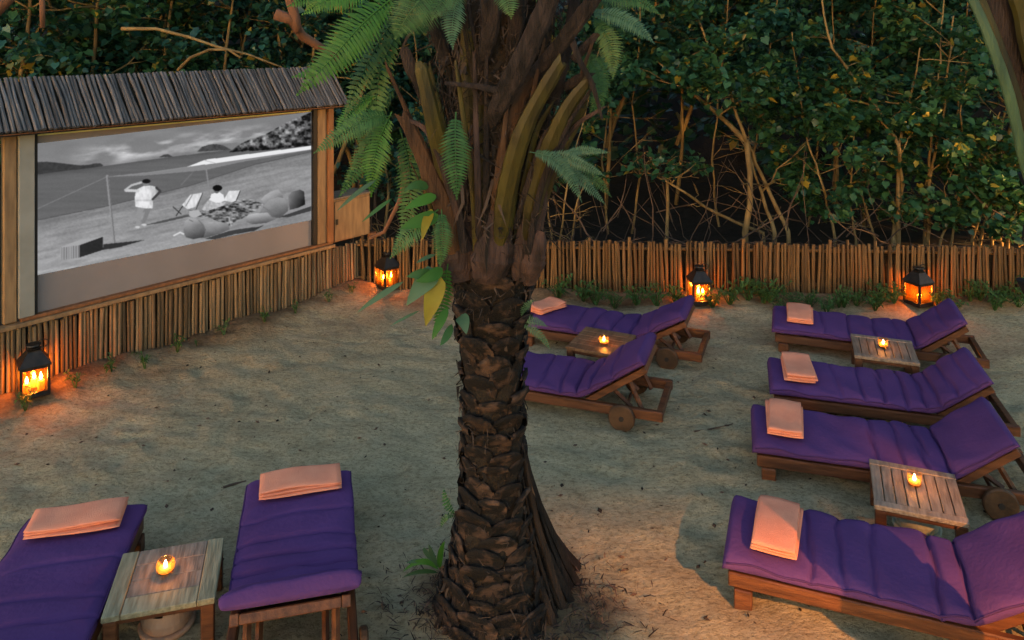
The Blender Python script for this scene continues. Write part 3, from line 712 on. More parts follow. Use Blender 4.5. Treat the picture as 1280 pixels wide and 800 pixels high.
LG['lb'] = seat_v((310, 598), (437, 578.5), .99, .50, R(34), 1.80, 'purple sun lounger between the left table and the palm, seen from behind its raised head', 7,
                  [(.42, .5), (.62, .6), (.75, .8), (.86, .8), (.97, .9)], turn=-2.4)
LG['la'] = seat_v((39, 638), (184, 621.5), 1.15, .50, R(34), 1.85, 'purple sun lounger in the bottom left corner, cut off by the frame', 8,
                  [(.5, .3), (.75, .4), (.9, .6), (1.08, .8)])

# towels, folded, lying across the foot end
def towel_mesh(seed):
    rn = random.Random(seed); mb = MB(); w, l = .235, .47
    z = 0.0
    for k in range(3):                                                  # three folds, one on another
        th_ = .017; n = 20; rings = []; dx = rn.uniform(-.009, .009); sk = rn.uniform(-.035, .035)
        for i in range(15):
            y = -l/2 + l*i/14; e = min(i, 14-i); er = (0.45, .85, 1.0)[min(e, 2)]
            ring = []
            for j in range(n):
                a = 2*math.pi*j/n; c, s = math.cos(a), math.sin(a)
                xx = (abs(c)**.45)*(1 if c >= 0 else -1)*(w/2 - .004*k)*(.97+.03*er) + dx + sk*y
                zz = z + th_*.5 + th_*.5*(abs(s)**.8)*(1 if s >= 0 else -1)*er + (.006*math.sin(y*13 + k + seed*2) + .003*math.sin(xx*30 + y*9)) * (1 if k == 2 else .4)
                ring.append(Vector((xx, y, zz)))
            rings.append(ring)
        mb.loft(rings); z += th_*.93
    return mb.mesh('towel', True)
tms = [towel_mesh(k) for k in range(3)]
for t_ in tms: t_.materials.append(MT['towel'])
for i, (key, off, dy, rot, lab) in enumerate([
        ('r1', .25, .02, 0, 'peach folded towel on the farthest right lounger'), ('r2', .23, .02, 2, 'peach folded towel on the second lounger from the fence on the right'),
        ('r3', .22, .03, -2, 'peach folded towel on the lounger behind the slatted table'), ('r4', .26, .0, -3, 'peach folded towel on the nearest right lounger'),
        ('c1', .17, .03, -24, 'peach folded towel, laid askew, on the lounger by the fence behind the palm'), ('la', .17, -.01, 4, 'peach towel laid across the lounger in the bottom left corner'), ('lb', .16, .01, 2, 'peach towel laid across the lounger nearest the palm on the left')]):
    L_, Ls = LG[key]; o = link('towel', tms[i % 3]); M_ = L_.matrix_basis
    o.location = M_ @ Vector((off, dy, .256)); o.rotation_euler = (0, 0, L_.rotation_euler.z + R(rot))
    if key == 'c1': o.scale = (1.05, .78, 1.1)
    tag(o, lab, 'towel', 'folded peach towels')

# ------------------------------------------------------------------ tables
def make_table(style, W, D):
    t = empty('side_table', (0, 0, 0)); h = .25
    if style == 'slat':
        for s in (-1, 1):
            mb = MB(); mb.box(-W/2, W/2, s*(D/2-.03)-.03, s*(D/2-.03)+.03, h-.028, h, b=.004)
            o = mb.build('end_plank', 'teak_grey', t)
        n = 8; w = W/n
        for k in range(n):
            mb = MB(); mb.box(-W/2 + k*w + .003, -W/2 + (k+1)*w - .003, -D/2+.0625, D/2-.0625, h-.028, h - .003, b=.003); mb.build('plank', 'teak_grey', t)
    elif style == 'board':
        for s in (-1, 1):
            mb = MB(); mb.box(s*(W/2-.04)-.04, s*(W/2-.04)+.04, -D/2, D/2, h-.03, h, b=.004); mb.build('end_plank', 'teak_pale', t)
        n = 4; w = D/n
        for k in range(n):
            mb = MB(); mb.box(-W/2+.0825, W/2-.0825, -D/2 + k*w + .001, -D/2 + (k+1)*w - .001, h-.03, h-.003, b=.003)
            mb.build('plank', 'teak_pale' if k in (0, ) else 'teak_grey', t)
    else:
        n = 5; w = D/n
        for k in range(n):
            mb = MB(); mb.box(-W/2, W/2, -D/2 + k*w + .0015, -D/2 + (k+1)*w - .0015, h-.028, h, b=.003); mb.build('plank', 'teak_brown', t)
    mb = MB()
    for s in (-1, 1):
        mb.box(-W/2+.05, W/2-.05, s*(D/2-.035)-.011, s*(D/2-.035)+.011, h-.060, h-.030); mb.box(s*(W/2-.035)-.011, s*(W/2-.035)+.011, -D/2+.05, D/2-.05, h-.060, h-.030)
    mb.build('apron', 'teak', t)
    for sx in (-1, 1):
        for sy in (-1, 1):
            mb = MB(); cx, cy_ = sx*(W/2-.035), sy*(D/2-.035); mb.box(cx-.03, cx+.03, cy_-.03, cy_+.03, -.02, h-.0305, b=.005); mb.build('leg', 'teak', t)
    return t
def place_table(style, corners, label):
    P = [at(x, y, .25) for x, y in corners]                              # back left, back right, front right, front left
    c = sum(P, Vector())/4; ux = ((P[1]-P[0]) + (P[2]-P[3]))/2; uy = ((P[0]-P[3]) + (P[1]-P[2]))/2
    t = make_table(style, ux.length, uy.length); a = math.atan2(ux.y, ux.x); b = math.atan2(uy.y, uy.x) - math.pi/2
    t.location = (c.x, c.y, 0); t.rotation_euler = (0, 0, (a*.5 + b*.5)); tag(t, label, 'side table', 'low wooden side tables'); return t
T1 = place_table('board', [(154.5, 692), (280, 670.6), (269, 747.5), (125, 772.6)], 'low wooden table with pale end boards between the two left loungers')
T2 = place_table('plain', [(730, 407.5), (798, 419), (771, 445), (710, 433)], 'low dark brown wooden table between the two loungers behind the palm')
T3 = place_table('slat', [(1066, 417), (1141.5, 426), (1147.5, 452.5), (1065.5, 445)], 'low grey wooden table between the two farthest right loungers')
T4 = place_table('slat', [(1088, 573), (1195, 593), (1210, 653), (1091, 632)], 'low grey slatted table beside the nearest right lounger')

def make_votive(kind):
    t = empty('votive_candle', (0, 0, 0))
    mb = MB()
    if kind == 0: prof = [(.026, 0), (.040, .012), (.046, .034), (.040, .058), (.034, .066)]
    else: prof = [(.034, 0), (.037, .005), (.041, .072)]
    n = 20; outer = prof; inner = [(r-.003, max(z, .006)) for r, z in reversed(prof)]
    mb.lathe(outer + inner, n); mb.build('glass_cup', 'cup_glass', t, True)
    mb = MB(); mb.lathe([(prof[0][0]-.004, .0075), (prof[1][0]-.005, .012), (prof[1][0]-.004, .026), (.002, .027)], 16); mb.build('wax', 'wax', t, True)
    f = link('flame', FLAME, None, t); f.location = (0, 0, .027); f.scale = (1.05, 1.05, .85)
    return t
for tb, px, kind, lab in ((T1, (207, 716), 0, 'lit candle in a round glass on the pale ended table at left'), (T2, (755, 430), 0, 'lit candle in a round glass on the dark brown table behind the palm'),
                          (T3, (1104, 434), 1, 'lit candle in a straight glass on the far grey table'), (T4, (1143, 606), 1, 'lit candle in a straight glass on the near slatted table')):
    v = make_votive(kind); p = at(*px, .25); v.location = p + Vector((0, 0, .0015)); tag(v, lab, 'candle', 'candles in glasses on the tables')
    v.scale = (1.0, 1.0, 1.0)
    glow(v, (0, 0, .052), .034, .01)

# pierced clay pots under the tables
def pot(p, m, label):
    t = empty('pierced_pot', p); mb = MB(); n = 28
    prof = [(.085, 0), (.105, .02), (.11, .045), (.10, .075), (.088, .092), (.068, .112), (.046, .126), (.024, .134), (.002, .137)]
    rings = [[Vector((r*math.cos(2*math.pi*k/n), r*math.sin(2*math.pi*k/n), z)) for k in range(n)] for r, z in prof]
    V = [q for r in rings for q in r]; Fs = []
    for i in range(len(prof)-1):
        for k in range(n):
            if i in (3, 5) and (k + (2 if i == 5 else 0)) % 4 in (0, 1): continue
            j = (k+1) % n; Fs.append((i*n+k, i*n+j, (i+1)*n+j, (i+1)*n+k))
    mb.add(V, Fs); o = mb.build('lid', m, t); so = o.modifiers.new('thick', 'SOLIDIFY'); so.thickness = .006
    mb = MB(); mb.lathe([(.095, -.02), (.118, .0), (.122, .012), (.11, .014), (.02, .012)], 24); mb.build('dish', m, t, True)
    t.scale = (1.1, 1.1, 1.45); tag(t, label, 'pot', 'pierced clay pots under the tables')
pot(at(209, 785) + Vector((0, 0, .02)), 'terracotta', 'pale terracotta pot with holes under the left table')
pot(at(1146, 664) + Vector((0, 0, .02)), 'pot_grey', 'greenish grey pot with holes under the near slatted table')

# ------------------------------------------------------------------ the palm
def palm_radius(z):
    return float(np.interp(z, [-.1, 0, .10, .25, .45, .7, 1.28, 1.62, 1.82, 2.3, 3.6], [.37, .325, .285, .235, .19, .155, .158, .185, .205, .26, .32]))
def palm_axis(z): return Vector((-.0*z, 0, 0)) + Vector((float(np.interp(z, [0, .8, 1.8, 3.5], [0, 0, -.01, .05])), 0, 0))
SC = []
for k in range(5):
    rn = random.Random(k+50); mb = MB(); rows = []
    for i, v in enumerate((0, .25, .55, .8, 1.0)):
        hw = (.42, .5, .52, .50, .40)[i]; row = []
        for j in range(5):
            u = (j-2)/2; bulge = (.02, .14, .34, .50, .52)[i]*(1 - .55*u*u) + rn.uniform(-.05, .05)
            row.append(Vector((u*hw*(1 + rn.uniform(-.05, .05)), bulge, v - (.22*u*u if i >= 3 else 0) + rn.uniform(-.03, .03))))
        rows.append(row)
    rows.append([p + Vector((0, -.22, -.06)) for p in rows[-1]])
    V = [p for r in rows for p in r]; Fs = [(i*5+j, i*5+j+1, (i+1)*5+j+1, (i+1)*5+j) for i in range(5) for j in range(4)]
    mb.add(V, Fs); me = mb.mesh('leaf_scar', True); me.materials.append(MT['palm_scale']); SC.append(me)

def palm_trunk(root, z0, z1, base_big=True, dz=.098, nper=6):
    mb = MB(); rings = []
    for z in np.arange(-.15, 3.7, .05):
        r = palm_radius(z)*.93; c = palm_axis(z)
        rings.append([c + Vector((r*math.cos(2*math.pi*k/24)*(1 + random.uniform(-.04, .04)), r*math.sin(2*math.pi*k/24)*(1 + random.uniform(-.04, .04)), z)) for k in range(24)])
    mb.loft(rings); tr = mb.build('trunk', 'palm_core', root, True)
    z = z0; i = 0
    while z < z1:
        nper = max(6, round(2*math.pi*palm_radius(z)/.185)); dz = float(np.interp(z, [0, .5, 1.0, 1.7], [.062, .072, .085, .115]))
        for k in range(nper):
            a = 2*math.pi*(k + .5*(i % 2))/nper + random.uniform(-.13, .13); zz = z + random.uniform(-.02, .02); r = palm_radius(zz) - .025; c = palm_axis(zz)
            slope = (palm_radius(zz-.04) - palm_radius(zz+.06))/.1
            q = Matrix.Rotation(a - math.pi/2, 4, 'Z') @ Matrix.Rotation(math.atan(slope) + random.uniform(-.1, .12), 4, 'X')
            w = 2*math.pi*r/nper*random.uniform(1.1, 1.4); h = dz*random.uniform(1.15, 1.7)
            m = Matrix.Translation(c + Vector((r*math.cos(a), r*math.sin(a), zz))) @ q @ Matrix.Diagonal((w*.98, h*.78, h, 1))
            link('leaf_scar', random.choice(SC), None, root, m)
        z += dz*random.uniform(.9, 1.1); i += 1
    return tr
palm = empty('palm_tree', PALM); tag(palm, 'stout palm with scaly dark trunk and cut leaf stalks in the middle', 'palm')
palm_trunk(palm, -.06, 1.70)
def rel(p): return Vector(p) - PALM
def stalk(parent, px, d, w, m, flat=.42, origin=None, n=7, cut=False):
    origin = PALM if origin is None else origin
    P = [pt(x, y, dd + DOFF) - origin for (x, y), dd in zip(px, d)]
    P2 = []; W2 = []; K = 5
    for i in range(len(P)-1):
        for k in range(K):
            f = k/K; a = P[max(i-1, 0)]; b = P[i]; c = P[i+1]; e = P[min(i+2, len(P)-1)]
            P2.append(.5*((2*b) + (c-a)*f + (2*a-5*b+4*c-e)*f*f + (3*b-a-3*c+e)*f**3)); ww = w[i]*(1-f) + w[i+1]*f
            W2.append(ww*(d[i]*(1-f) + d[i+1]*f)/F_PX/2)
    P2.append(P[-1]); W2.append(w[-1]*d[-1]/F_PX/2)
    W2 = [w_*random.uniform(.93, 1.07) for w_ in W2]
    mb = MB(); mb.tube(P2, W2, n, flat=flat, normal=(.25, -1, .1)); L_ = len(mb.v); tg = (P2[-1]-P2[-2]).normalized()
    for k in range(L_-n, L_): mb.v[k] = tuple(Vector(mb.v[k]) + tg*random.uniform(-.035, .03))
    return mb.build('leaf_stalk', m, parent, False)
S_ = lambda *a, **k: stalk(palm, *a, **k)
# broad sheaths at the foot of the stalks
S_([(610, 352), (614, 325), (622, 290), (632, 240), (646, 180)], [3.86, 3.83, 3.83, 3.84, 3.84], [34, 58, 38, 28, 16], 'stalk_sheath', .4)
S_([(582, 348), (576, 318), (563, 278), (552, 235), (540, 190)], [3.9, 3.88, 3.88, 3.88, 3.88], [34, 50, 34, 27, 14], 'stalk_sheath', .4)
S_([(650, 350), (656, 320), (664, 280), (676, 230), (690, 190)], [3.92, 3.9, 3.9, 3.9, 3.9], [22, 38, 34, 28, 16], 'stalk_sheath', .4)
S_([(598, 315), (597, 280), (594, 235), (590, 190)], [3.93, 3.91, 3.91, 3.91], [30, 38, 30, 14], 'stalk_sheath', .4)
S_([(662, 355), (665, 332), (671, 312), (676, 290)], [3.95, 3.9, 3.88, 3.88], [16, 34, 24, 12], 'stalk_sheath', .45)
S_([(566, 352), (560, 335), (556, 310)], [3.95, 3.92, 3.92], [20, 26, 12], 'stalk_sheath', .45)
# living stalks, olive, cut off at the end
S_([(622, 318), (627, 285), (632, 245), (645, 190), (662, 145), (690, 95), (702, 76)], [3.82, 3.79, 3.76, 3.72, 3.70, 3.68, 3.68], [6, 22, 26, 25, 22, 19, 16], 'stalk_olive')
S_([(618, 300), (624, 245), (634, 180), (648, 130), (662, 100)], [3.84, 3.82, 3.80, 3.79, 3.78], [10, 22, 21, 17, 14], 'stalk_brown')
S_([(658, 305), (664, 265), (676, 215), (693, 168), (712, 130), (734, 102)], [3.88, 3.85, 3.82, 3.78, 3.76, 3.75], [6, 24, 26, 22, 18, 13], 'stalk_olive')
S_([(672, 270), (690, 205), (712, 162), (728, 130)], [3.92, 3.88, 3.86, 3.84], [14, 23, 19, 15], 'stalk_olive')
S_([(572, 310), (566, 260), (554, 205), (540, 145), (528, 92), (525, 84)], [3.86, 3.83, 3.78, 3.72, 3.70, 3.70], [6, 22, 25, 22, 18, 16], 'stalk_olive')
S_([(592, 230), (589, 150), (585, 80), (583, 34)], [3.90, 3.86, 3.84, 3.82], [14, 22, 20, 16], 'stalk_olive')
S_([(603, 305), (602, 250), (601, 200), (601, 150), (602, 136)], [3.85, 3.83, 3.82, 3.81, 3.80], [6, 19, 19, 17, 14], 'stalk_olive')
S_([(596, 270), (596, 190), (593, 150)], [3.88, 3.86, 3.86], [12, 20, 16], 'stalk_brown')
S_([(574, 335), (566, 300), (553, 255), (532, 205), (512, 160), (502, 143)], [3.88, 3.84, 3.79, 3.76, 3.73, 3.72], [8, 28, 26, 22, 18, 15], 'stalk_brown')
S_([(560, 345), (548, 300), (537, 255), (526, 215)], [3.92, 3.90, 3.90, 3.9], [8, 7, 6, 3], 'stalk_olive')
rn = random.Random(31)
for k in range(18):                                                      # slim stems between the broad ones
    f = (k + .5)/18; xb = 566 + 100*f + rn.uniform(-6, 6); xt = 490 + 270*f + rn.uniform(-18, 18); yt = rn.uniform(40, 150); dd = rn.uniform(3.76, 3.92)
    S_([(xb, rn.uniform(285, 325)), (xb*.8 + xt*.2, 235), (xb*.45 + xt*.55, 165), (xt, yt)], [dd + .05, dd, dd - .03, dd - .05], [rn.uniform(7, 11), 9, 7, 4], rn.choice(['stalk_olive', 'stalk_brown', 'stalk_dead', 'stalk_sheath']))
# dead grey stalks higher up
S_([(606, 170), (622, 135), (640, 100), (664, 50), (690, -10), (700, -40)], [3.84, 3.72, 3.66, 3.60, 3.56, 3.55], [8, 24, 29, 28, 26, 24], 'stalk_dead')
S_([(640, 125), (668, 92), (700, 55), (730, 15), (752, -15)], [3.86, 3.77, 3.70, 3.66, 3.64], [6, 17, 20, 20, 18], 'stalk_dead')
S_([(716, 75), (732, 58), (747, 42)], [3.86, 3.82, 3.80], [12, 12, 8], 'stalk_dead')
S_([(705, 110), (722, 100), (737, 92)], [3.82, 3.78, 3.76], [12, 14, 10], 'stalk_dead')
S_([(712, 40), (724, 75), (740, 105), (752, 146)], [3.72, 3.70, 3.72, 3.74], [9, 8, 7, 4], 'stalk_dead')
S_([(600, 95), (608, 60), (614, 25), (610, -10)], [3.84, 3.74, 3.70, 3.68], [6, 20, 24, 24], 'stalk_dead')
S_([(636, 90), (640, 60), (645, 20), (642, -15)], [3.86, 3.78, 3.74, 3.70], [6, 18, 22, 20], 'stalk_dead')
S_([(560, 80), (545, 40), (535, -10)], [3.86, 3.82, 3.80], [18, 16, 16], 'stalk_dead')
S_([(505, 60), (515, 85), (535, 115)], [3.8, 3.82, 3.85], [10, 18, 20], 'stalk_dead')
S_([(575, 110), (572, 60), (580, 0)], [3.9, 3.88, 3.86], [18, 16, 14], 'stalk_dead')
S_([(690, 130), (700, 90), (712, 40), (720, -10)], [3.92, 3.9, 3.88, 3.86], [20, 18, 16, 14], 'stalk_dead')
S_([(556, 104), (590, 107), (614, 111), (636, 116)], [3.72, 3.68, 3.67, 3.68], [5, 7, 9, 8], 'stalk_dead')
rn = random.Random(77)
for k in range(120):                                                     # stubs of dead leaves clothing the upper trunk
    a = rn.uniform(math.pi*.9, 2.1*math.pi); z = rn.uniform(1.75, 3.1); r_ = palm_radius(z) - .03; c = palm_axis(z)
    p = c + Vector((r_*math.cos(a), r_*math.sin(a), z)); l = rn.uniform(.25, .6); out = Vector((math.cos(a), math.sin(a), 0)); lean = rn.uniform(.08, .5)
    q = p + Vector((rn.gauss(0, .06), 0, l)) + out*lean*l*.6; w0 = rn.uniform(.006, .022)
    mb = MB(); m_ = p.lerp(q, .5) + out*.015; mb.tube([p, m_, q], [w0, w0*.8, w0*rn.uniform(.3, .7)], 6, flat=.35, normal=out); mb.build('dead_stub', rn.choice(['stalk_dead', 'palm_core', 'stalk_brown', 'palm_core']), palm)
# buttress root on the right
mb = MB(); P = [Vector((.07, .08, .88)), Vector((.11, .12, .62)), Vector((.16, .17, .40)), Vector((.23, .23, .21)), Vector((.32, .28, .05)), Vector((.42, .33, -.07)), Vector((.52, .37, -.16))]
rr_ = [.03, .055, .072, .085, .085, .075, .06]; rings = []
for i_, p in enumerate(P):                                               # a fluted flange running down into the sand
    t_ = (P[min(i_+1, 6)] - P[max(i_-1, 0)]).normalized(); a_ = Vector((0, -1, .3)); a_ = (a_ - t_*a_.dot(t_)).normalized(); c_ = t_.cross(a_)
    rings.append([p + (a_*math.sin(2*math.pi*k/18)*.8 + c_*math.cos(2*math.pi*k/18))*rr_[i_]*(1 + .13*math.sin(k*2.6 + i_*.5) + random.uniform(-.05, .05)) for k in range(18)])
mb.loft(rings); mb.build('buttress_root', 'root', palm, True)
mb = MB(); rn = random.Random(12)
for k in range(150):                                                     # a skirt of coarse root fibres flaring from the trunk, widest at the right
    a = rn.gauss(.55, .42) if k < 115 else rn.uniform(-3.3, .2); z0 = rn.uniform(.12, .95) if k < 115 else rn.uniform(.08, .35); u = Vector((math.cos(a), math.sin(a), 0))
    p0 = u*(palm_radius(z0) - .01) + Vector((0, 0, z0)); reach = (.12 + .20*math.exp(-((a - .62)/.3)**2)*min(1, z0/.5)) if k < 115 else .10
    p3 = u*(palm_radius(0)*.85 + reach*rn.uniform(.6, 1.1)) + Vector((rn.gauss(0, .03), rn.gauss(0, .03), -.13)); p1 = p0.lerp(p3, .33) + Vector((0, 0, -z0*.06)) - u*.02; p2 = p0.lerp(p3, .68) + Vector((0, 0, -z0*.06)) - u*.01
    r_ = rn.uniform(.008, .024); mb.tube([p0, p1, p2, p3], [r_*.5, r_, r_*1.25, r_*1.5], 5)
mb.build('root_skirt', 'root', palm)
mb = MB()
for k in range(3200):                                                    # fibres and dry strips between the stalks
    a = random.uniform(math.pi*.95, 2.05*math.pi); z = random.uniform(1.62, 3.6) if k < 2700 else random.uniform(.0, 1.68)
    r = palm_radius(z) + random.uniform(-.03, .09 if z > 1.9 else .015); c = palm_axis(z)
    p = c + Vector((r*math.cos(a), r*math.sin(a), z)); l = random.uniform(.03, .10)*(1 + 2.2*(random.random() < .15)) if z > 1.9 else random.uniform(.03, .09)
    d = Vector((random.gauss(0, .6), random.gauss(-.1, .3), random.gauss(-.5, .7))).normalized()*l
    w = Vector((random.uniform(.0008, .0026)*(1 + 2.5*(random.random() < .1)), 0, random.uniform(-.002, .002)))
    mdl = p + d*.5 + Vector((random.gauss(0, .016), random.gauss(0, .016), random.gauss(0, .016)))
    mb.add([p-w, p+w, mdl+w, mdl-w, p+d], [(0, 1, 2, 3), (3, 2, 4)])
o = mb.build('fibres', 'fibre', palm); tag(o, kind='stuff')
mb = MB()
for k in range(1100):                                                    # husk and needle litter round the foot
    a = random.uniform(0, 2*math.pi); r = .26 + abs(random.gauss(0, .17)); x, y = PALM.x + r*math.cos(a)*1.25 + .08, PALM.y + r*math.sin(a)*.9
    z = gz(x, y) + random.uniform(.004, .03); l = random.uniform(.02, .085); b = random.uniform(0, 6.28)
    d = Vector((l*math.cos(b), l*math.sin(b), random.gauss(0, .012))); w = Vector((-math.sin(b), math.cos(b), 0))*random.uniform(.001, .0045)
    p = Vector((x, y, z)); m_ = p + d*.5 + Vector((0, 0, random.uniform(0, .012)))
    mb.add([p-w, p+w, m_+w, m_-w, p+d], [(0, 1, 2, 3), (3, 2, 4)])
o = mb.build('leaf_litter', 'mulch'); tag(o, 'dry brown husk litter around the foot of the palm', 'litter', kind='stuff')

mb = MB()
for k in range(420):                                                     # crumbs, dry leaf bits and pebbles strewn over the sand
    p = at(random.uniform(10, 1270), 400 + 380*random.random()**1.2); x, y = p.x, p.y; z = gz(x, y); l = random.uniform(.006, .024); b = random.uniform(0, 6.28)
    u = Vector((math.cos(b), math.sin(b), random.uniform(-.1, .3)))*l; v = Vector((-math.sin(b), math.cos(b), 0))*l*random.uniform(.25, .7); c = Vector((x, y, z + l*.3)); w = Vector((0, 0, l*random.uniform(.2, .5)))
    mb.add([c-u, c+v, c+u, c-v, c+w, c-w], [(0, 1, 4), (1, 2, 4), (2, 3, 4), (3, 0, 4), (1, 0, 5), (2, 1, 5), (3, 2, 5), (0, 3, 5)])
o = mb.build('sand_litter', 'mulch'); tag(o, 'tiny bits of dry leaf and pebble strewn over the open sand', 'litter', kind='stuff')

# second palm at the right edge of the frame
palm2 = empty('palm_tree', PALM2); tag(palm2, 'palm at the right edge of the photo with a green arching leaf stalk', 'palm')
pr_save = palm_radius
palm_trunk(palm2, .6, 3.5, nper=8, dz=.11)
def S2(*a, **k): return stalk(palm2, *a, origin=PALM2, **k)
S2([(1400, 400), (1345, 330), (1290, 230), (1262, 120), (1234, 40), (1207, -20)], [2.80, 2.72, 2.62, 2.56, 2.54, 2.54], [18, 18, 18, 17, 16, 15], 'stalk_green', .35)
S2([(1400, 390), (1350, 330), (1300, 235), (1270, 120), (1243, 40), (1218, -20)], [2.80, 2.74, 2.64, 2.58, 2.56, 2.56], [22, 22, 20, 18, 14, 12], 'stalk_olive', .35)
S2([(1400, 360), (1355, 300), (1300, 180), (1272, 80), (1248, 0), (1240, -30)], [2.82, 2.76, 2.68, 2.64, 2.62, 2.62], [50, 50, 48, 42, 34, 30], 'stalk_dead', .4)
S2([(1400, 300), (1360, 220), (1305, 100), (1285, 20), (1270, -30)], [2.8, 2.70, 2.60, 2.58, 2.56], [50, 50, 46, 40, 36], 'stalk_olive', .4)

# ------------------------------------------------------------------ ferns and leafy plants growing on the palm
def frond_mesh(P, wid, n=26, seed=0, taper=.5):
    rn = random.Random(seed); P = [Vector(p) for p in P]; C = []
    for i in range(len(P)-1):
        for k in range(8):
            f = k/8; a = P[max(i-1, 0)]; b = P[i]; c = P[i+1]; e = P[min(i+2, len(P)-1)]
            C.append(.5*((2*b) + (c-a)*f + (2*a-5*b+4*c-e)*f*f + (3*b-a-3*c+e)*f**3))
    C.append(P[-1]); L = [0]
    for a, b in zip(C[:-1], C[1:]): L.append(L[-1] + (b-a).length)
    mb = MB(); r0 = wid*.018 + .0012
    mb.tube(C, [r0*(1 - .8*l/L[-1]) for l in L], 4, caps=False)
    tilt = rn.uniform(-.5, .5)
    for i in range(n):
        t = (.10 + .90*i/(n-1))*L[-1]; k = min(max(int(np.searchsorted(L, t)), 1), len(C)-1); f = (t - L[k-1])/(L[k]-L[k-1]+1e-9)
        p = C[k-1].lerp(C[k], min(f, 1)); tg = (C[k]-C[k-1]).normalized()
        nrm = Vector((tilt, -1, .45)); nrm = (nrm - tg*nrm.dot(tg)).normalized(); sd = tg.cross(nrm)
        u = i/(n-1); ln = wid/2*(min(1, .45 + 2.2*u) if u < .35 else max(.06, 1 - ((u-.35)/.65)**1.7))
        bw = L[-1]*.9/n*.92
        for s in (-1, 1):
            l2 = ln*rn.uniform(.88, 1.08); droop = rn.uniform(-.12, .18)
            d = (sd*s + tg*.28 - nrm*droop).normalized(); w = (tg - d*tg.dot(d)).normalized()*bw*.5
            tip = p + d*l2 - Vector((0, 0, l2*.1)); m1 = p + d*l2*.45 + nrm*l2*.03
            mb.add([p - w*.55, p + w*.55, m1 + w, tip, m1 - w], [(0, 1, 2, 4), (4, 2, 3)])
    return mb.mesh('frond', False)
def px_frond(parent, org, px, d, wpx, m, n=26, seed=0):
    P = [pt(x, y, dd + DOFF) - org for (x, y), dd in zip(px, d)]
    return link('frond', frond_mesh(P, wpx*d[1]/F_PX, n, seed), m, parent)
def fern(anchor_px, d, label, fronds, cat='fern', name='fern'):
    org = pt(*anchor_px, d + DOFF); t = empty(name, org); tag(t, label, cat, 'ferns growing on the palm')
    for k, (px, dd, w, m, n) in enumerate(fronds): px_frond(t, org, px, dd, w, m, n, k)
    return t
fern((500, 20), 3.8, 'bright green fern with long fronds hanging over the right end of the bamboo roof', [
    ([(500, -10), (455, 28), (410, 78), (372, 118)], [3.8, 3.7, 3.65, 3.62], 62, 'fern_bright', 34),
    ([(490, 5), (440, 52), (400, 85), (366, 96)], [3.85, 3.78, 3.74, 3.72], 52, 'fern_bright', 32),
    ([(480, -20), (440, -8), (405, 2), (378, 18)], [3.8, 3.74, 3.7, 3.7], 44, 'fern_bright', 30),
    ([(500, 10), (470, 60), (445, 110), (430, 150)], [3.9, 3.9, 3.9, 3.9], 42, 'fern', 24),
    ([(510, 20), (480, 75), (470, 130), (476, 180)], [3.95, 3.95, 3.95, 3.95], 40, 'fern', 24),
    ([(470, -30), (430, -10), (395, -6), (360, 8)], [3.9, 3.9, 3.9, 3.9], 46, 'fern_bright', 30)])
fern((545, 10), 3.6, 'broad fern fronds hanging down in front at the top of the palm stalks', [
    ([(545, -30), (528, -5), (508, 22), (494, 48)], [3.62, 3.56, 3.54, 3.54], 74, 'fern', 34),
    ([(580, -40), (560, -10), (545, 12), (540, 24)], [3.6, 3.56, 3.54, 3.54], 62, 'fern', 28),
    ([(575, -15), (568, 12), (565, 38), (566, 61)], [3.66, 3.62, 3.6, 3.6], 34, 'fern_blue', 24),
    ([(622, -30), (632, -8), (637, 10), (639, 23)], [3.6, 3.56, 3.54, 3.54], 36, 'fern', 20),
    ([(640, -40), (662, -24), (690, -14), (715, -4)], [3.6, 3.58, 3.58, 3.58], 44, 'fern', 24)])
fern((478, 150), 3.8, 'fern spreading left from the palm stalks across the edge of the film screen', [
    ([(490, 145), (462, 148), (430, 165), (393, 191)], [3.8, 3.72, 3.68, 3.66], 36, 'fern', 30),
    ([(490, 140), (474, 175), (466, 210), (464, 245)], [3.8, 3.78, 3.76, 3.76], 46, 'fern_bright', 28),
    ([(485, 150), (462, 180), (444, 215), (424, 246)], [3.85, 3.82, 3.8, 3.8], 30, 'fern', 28),
    ([(470, 120), (450, 130), (430, 152), (420, 172)], [3.95, 3.95, 3.95, 3.95], 34, 'fern_bright', 24),
    ([(500, 160), (512, 210), (510, 260), (500, 300)], [4.0, 4.0, 4.0, 4.0], 44, 'fern', 28),
    ([(500, 110), (480, 120), (460, 150), (450, 190)], [4.1, 4.1, 4.1, 4.1], 44, 'fern', 28)])
fern((572, 148), 3.62, 'single upright fern frond hanging in front of the palm leaf stalks', [
    ([(570, 140), (569, 170), (570, 210), (571, 248)], [3.62, 3.58, 3.56, 3.56], 44, 'fern', 26)])
fern((548, 265), 3.75, 'fern hanging beside the lantern from the left side of the palm', [
    ([(552, 262), (553, 285), (552, 312), (550, 334)], [3.74, 3.7, 3.68, 3.68], 30, 'fern', 24),
    ([(548, 262), (530, 275), (508, 295), (488, 322)], [3.76, 3.72, 3.7, 3.7], 36, 'fern', 26),
    ([(560, 330), (556, 360), (550, 395), (545, 420)], [3.8, 3.8, 3.8, 3.8], 26, 'fern_bright', 20)])
